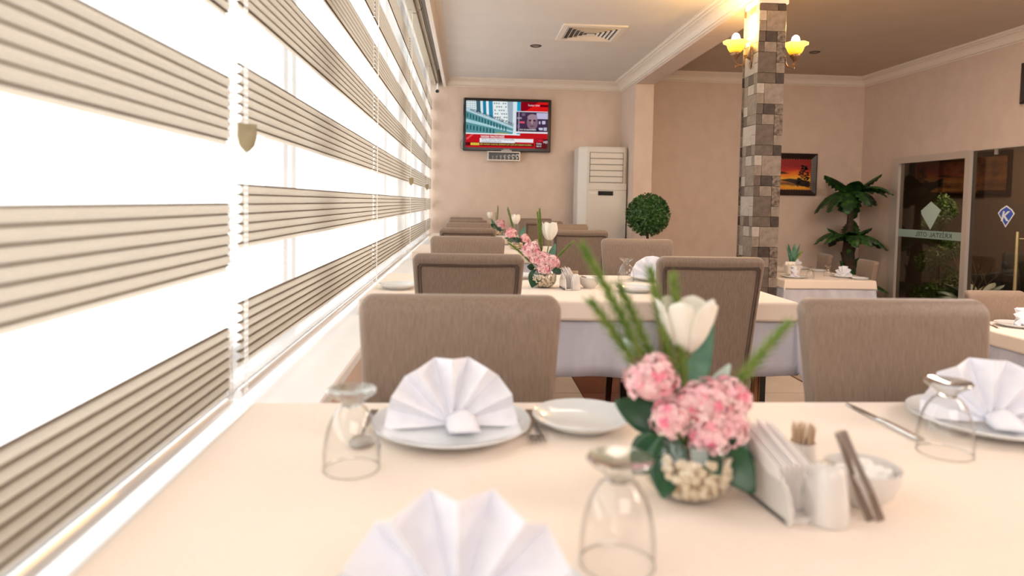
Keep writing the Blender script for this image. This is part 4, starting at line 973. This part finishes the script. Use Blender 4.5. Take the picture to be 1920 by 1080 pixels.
arrangement((.298, .870, .756), dict(needle=.024,
    open=.22, tulips=[(.006, .045, .181, .070)],
    clusters=[(-.048, .02, .148, .034), (.022, .0, .120, .032), (.056, .012, .124, .029), (-.030, -.012, .104, .025), (.018, -.022, .082, .026), (.046, -.008, .092, .028), (-.002, -.005, .122, .020)],
    fronds=[(-.140, .05, .325), (-.128, .04, .250), (.147, .04, .220), (-.040, .07, .292), (-.006, .07, .282), (-.085, .06, .270)],
    teal=[((.01, .03, .10), (.042, .04, .225), .018), ((-.03, 0, .08), (.0, .03, .17), .012)], pale=[((-.03, .02, .11), (-.086, .02, .205), .012), ((.03, .02, .11), (.056, .01, .172), .014)],
    dark=[((-.030, -.02, .088), (-.050, -.058, .020), .030), ((-.045, -.02, .085), (-.085, -.045, .045), .026), ((.030, -.03, .085), (.068, -.052, .022), .028), ((.05, -.01, .08), (.080, .0, .040), .020), ((-.02, .03, .08), (-.09, .05, .11), .025), ((.0, -.03, .085), (.02, -.062, .05), .02)]),
    'foreground glass bowl of pebbles with pink hydrangeas and one white tulip', True, 1)
arrangement((.345, 3.06, .756), dict(
    tulips=[(.028, .01, .215, .078)], clusters=[(-.055, .0, .165, .040), (-.01, -.02, .125, .036), (.035, -.01, .115, .036), (.0, -.03, .085, .030), (-.03, -.01, .135, .035)],
    fronds=[(-.022, .0, .355), (-.03, .01, .34), (.135, .0, .21), (-.16, 0, .20)], teal=[((.03, 0, .12), (.055, .01, .20), .018)],
    dark=[((-.03, -.02, .085), (-.055, -.055, .005), .032), ((-.04, 0, .09), (-.075, -.02, .095), .016), ((.04, -.02, .08), (.095, -.03, .075), .014), ((.0, -.03, .09), (-.03, -.06, .03), .024)]),
    'glass bowl of pink hydrangeas with closed white tulip on the second table', True, 2)
arrangement((.40, 5.56, .756), dict(
    tulips=[(-.005, .0, .205, .078)], clusters=[(-.045, -.01, .125, .050), (.065, .0, .085, .046)], fronds=[(-.075, .0, .345), (-.07, .01, .335), (-.08, .005, .33)],
    teal=[((.02, -.01, .10), (.075, -.02, .19), .02), ((.02, 0, .09), (-.10, -.02, .09), .02)], dark=[((0, -.03, .085), (-.08, -.06, .07), .022), ((0, -.03, .09), (.02, -.07, .06), .03), ((.02, -.02, .09), (.09, -.04, .03), .02)]),
    'glass bowl with white tulip and two pink clusters on the third table', False, 3)
arrangement((.34, 7.86, .756), dict(
    tulips=[(-.085, .0, .195, .07)], clusters=[(.035, .0, .13, .055), (.06, .0, .09, .04)], fronds=[(.0, .0, .345), (.01, .01, .33), (-.02, .005, .26)],
    teal=[((-.02, 0, .08), (-.07, -.02, .19), .02), ((.0, 0, .09), (.0, -.03, .15), .03)], dark=[((0, -.03, .085), (-.08, -.05, .13), .03), ((0, -.03, .09), (.04, -.07, .05), .03), ((.02, -.02, .09), (.08, -.04, .06), .02)]),
    'farthest small flower bowl with pink blossom before the television wall', False, 4)
# hall table: squat white planter with bluish leaves
t = thing('planter_arrangement', 'white planter with blue-green leaves on the hall table', 'flowers', (3.60, 7.28, .406))
m = MB(); m.loft([rrect(a, a*.7, .02, 0, 0, z) for a, z in ((.07, 0), (.085, .09), (.09, .10), (.08, .10), (.075, .085))], True); m.build('planter', CHINAW, t, True)
for k in range(7):
    a = k*.9; mm = frond(.16, .028, .15, 1.4, 8, 0); o = mm.build('leaf', TEAL, t, 'all'); o.location = (0, 0, .09); o.rotation_euler = (0, -.35, a)
m = MB(); m.sphere((-.02, 0, .235), (.026, .026, .036), 10, 8); m.build('tulip_head', TULIP, t, True)
m = MB(); m.tube([(0, 0, .1), (.06, -.01, .20), (.10, -.02, .25)], [.006, .012, .012], 6); m.build('fern_frond', FERN, t, True)
for k in range(5):
    m = MB(); m.sphere((-.09+.02*k, -.05+.01*(k % 2), .115), (.022, .02, .025), 8, 6); m.build('blossom', TULIP, t, True)

# ---------------------------------------------------------------- near table setting (cloth top at .7555)
Z = .7556
place(big, (-.022, 1.120, Z), 0, 'dinner plate under the napkin fan facing the left near chair', 'dinner plates')
place(nap, (-.022, 1.118, Z+.009), radians(4), 'white pleated napkin fan at the centre left of the near table', 'napkin fans')
place(big, (-.004, .585, Z), 0, 'dinner plate hidden under the nearest napkin fan', 'dinner plates')
place(nap, (-.004, .585, Z+.009), radians(-3), 'white napkin fan cut by the bottom edge of the photo', 'napkin fans')
place(big, (.935, 1.135, Z), 0, 'dinner plate under the napkin at the right end of the near table', 'dinner plates')
place(nap, (.925, 1.120, Z+.009), radians(-24), 'white napkin fan turned sideways at the right end of the near table', 'napkin fans')
place(small, (.202, 1.148, Z), 0, 'empty pale side plate right of the napkin fan on the near table', 'side plates')
place(small, (1.15, 1.18, Z), 0, 'side plate at the far right edge of the near table', 'side plates')
place(gob, (-.161, .965, Z), 0, 'upturned goblet at the left of the near table, beside the plate', 'upturned goblets')
place(gob, (.165, .700, Z), 0, 'upturned goblet nearest the viewer, beside the front napkin', 'upturned goblets')
place(gob, (.760, 1.010, Z), 0, 'upturned goblet before the right-hand napkin of the near table', 'upturned goblets')
place(spoon, (-.163, 1.13, Z), pi, 'spoon seen through the left goblet of the near table', 'table cutlery')
place(fork, (.118, 1.135, Z), pi, 'fork between the large and the small plate on the near table', 'table cutlery')
place(knife, (.752, 1.165, Z), radians(2), 'knife lying left of the right-hand plate on the near table', 'table cutlery')
place(hold, (.402, .842, Z), radians(7), 'white holder full of upright paper napkins on the near table', 'napkin holders')
place(shk, (.446, .790, Z), 0, 'white porcelain shaker before the napkin holder on the near table', 'shakers')
place(tpk, (.480, .920, Z), 0, 'toothpick holder behind the shaker on the near table', 'toothpick holders')
place(sug, (.522, .842, Z), 0, 'white bowl of sugar cubes on the near table', 'sugar bowls')
o = place(tng, (.503, .780, Z+.003), radians(10), 'steel sugar tongs leaning on the near bowl', 'tongs'); o.rotation_euler = (radians(-26), radians(-8), radians(14))
# ---------------------------------------------------------------- second table
place(hold, (.448, 3.02, Z), radians(4), 'holder of paper napkins beside the flowers on the second table', 'napkin holders')
place(shk, (.482, 2.99, Z), 0, 'white shaker between holder and bowl on the second table', 'shakers')
place(tpk, (.492, 3.07, Z), 0, 'toothpick holder behind the shaker on the second table', 'toothpick holders')
place(sug, (.558, 3.06, Z), 0, 'sugar bowl at the middle of the second table', 'sugar bowls')
o = place(tng, (.575, 3.06, Z+.035), 0, 'steel tongs lying in the bowl on the second table', 'tongs'); o.rotation_euler = (radians(0), radians(-72), radians(20)); o.scale = (.6, .6, .6)
place(small, (.745, 2.94, Z), 0, 'side plate left of the right-hand chair on the second table', 'side plates')
place(small, (-.30, 2.97, Z), 0, 'side plate by the window on the second table', 'side plates')
place(small, (.262, 3.42, Z), 0, 'side plate behind the flowers on the second table', 'side plates')
place(gob, (.795, 3.34, Z), 0, 'upturned goblet before the napkin on the second table', 'upturned goblets')
place(big, (.955, 3.40, Z), 0, 'dinner plate with napkin behind the right chair of the second table', 'dinner plates')
place(nap, (.945, 3.40, Z+.009), radians(-6), 'white napkin fan half hidden by the right chair of the second table', 'napkin fans')
place(big, (-.02, 3.40, Z), 0, 'dinner plate with napkin hidden behind the left chair of the second table', 'dinner plates')
place(fork, (.845, 2.90, Z), 0, 'fork with its tines showing beside the right chair of the second table', 'table cutlery')
# ---------------------------------------------------------------- third and fourth tables
place(hold, (.50, 5.62, Z), radians(8), 'holder of paper napkins right of the flowers on the third table', 'napkin holders')
place(shk, (.555, 5.58, Z), 0, 'white shaker on the third table', 'shakers')
place(tpk, (.575, 5.66, Z), 0, 'toothpick holder on the third table', 'toothpick holders')
place(hold, (.42, 7.90, Z), radians(8), 'holder of paper napkins on the farthest table', 'napkin holders')
place(shk, (.465, 7.84, Z), 0, 'white shaker on the farthest table', 'shakers')
# ---------------------------------------------------------------- hall tables
Zh = .4056
place(big, (3.42, 6.86, Zh), 0, 'dinner plate at the left front corner of the hall table', 'dinner plates')
place(nap, (3.42, 6.86, Zh+.009), radians(50), 'white napkin fan at the left front corner of the hall table', 'napkin fans')
place(gob, (3.575, 6.83, Zh), 0, 'upturned goblet beside the left napkin of the hall table', 'upturned goblets')
place(gob, (3.90, 7.08, Zh), 0, 'upturned goblet in the middle right of the hall table', 'upturned goblets')
place(big, (4.02, 6.95, Zh), 0, 'dinner plate before the nearer right chair of the hall table', 'dinner plates')
place(nap, (4.0, 6.95, Zh+.009), radians(-75), 'white napkin fan before the nearer right chair of the hall table', 'napkin fans')
place(small, (4.06, 6.74, Zh), 0, 'side plate at the right front corner of the hall table', 'side plates')
place(big, (3.98, 7.86, Zh), 0, 'dinner plate at the back of the hall table', 'dinner plates')
place(nap, (3.90, 7.82, Zh+.009), radians(-70), 'white napkin fan at the back of the hall table', 'napkin fans')
place(small, (4.05, 7.55, Zh), 0, 'side plate between the two right chairs of the hall table', 'side plates')
place(big, (3.52, 4.08, Zh), 0, 'dinner plate on the table at the right edge', 'dinner plates')
place(nap, (3.53, 4.07, Zh+.009), radians(40), 'white napkin fan on the table at the right edge', 'napkin fans')
place(knife, (3.36, 4.10, Zh), radians(-20), 'knife beside the plate on the table at the right edge', 'table cutlery')
place(gob, (3.60, 3.93, Zh), 0, 'upturned goblet on the table at the right edge', 'upturned goblets')
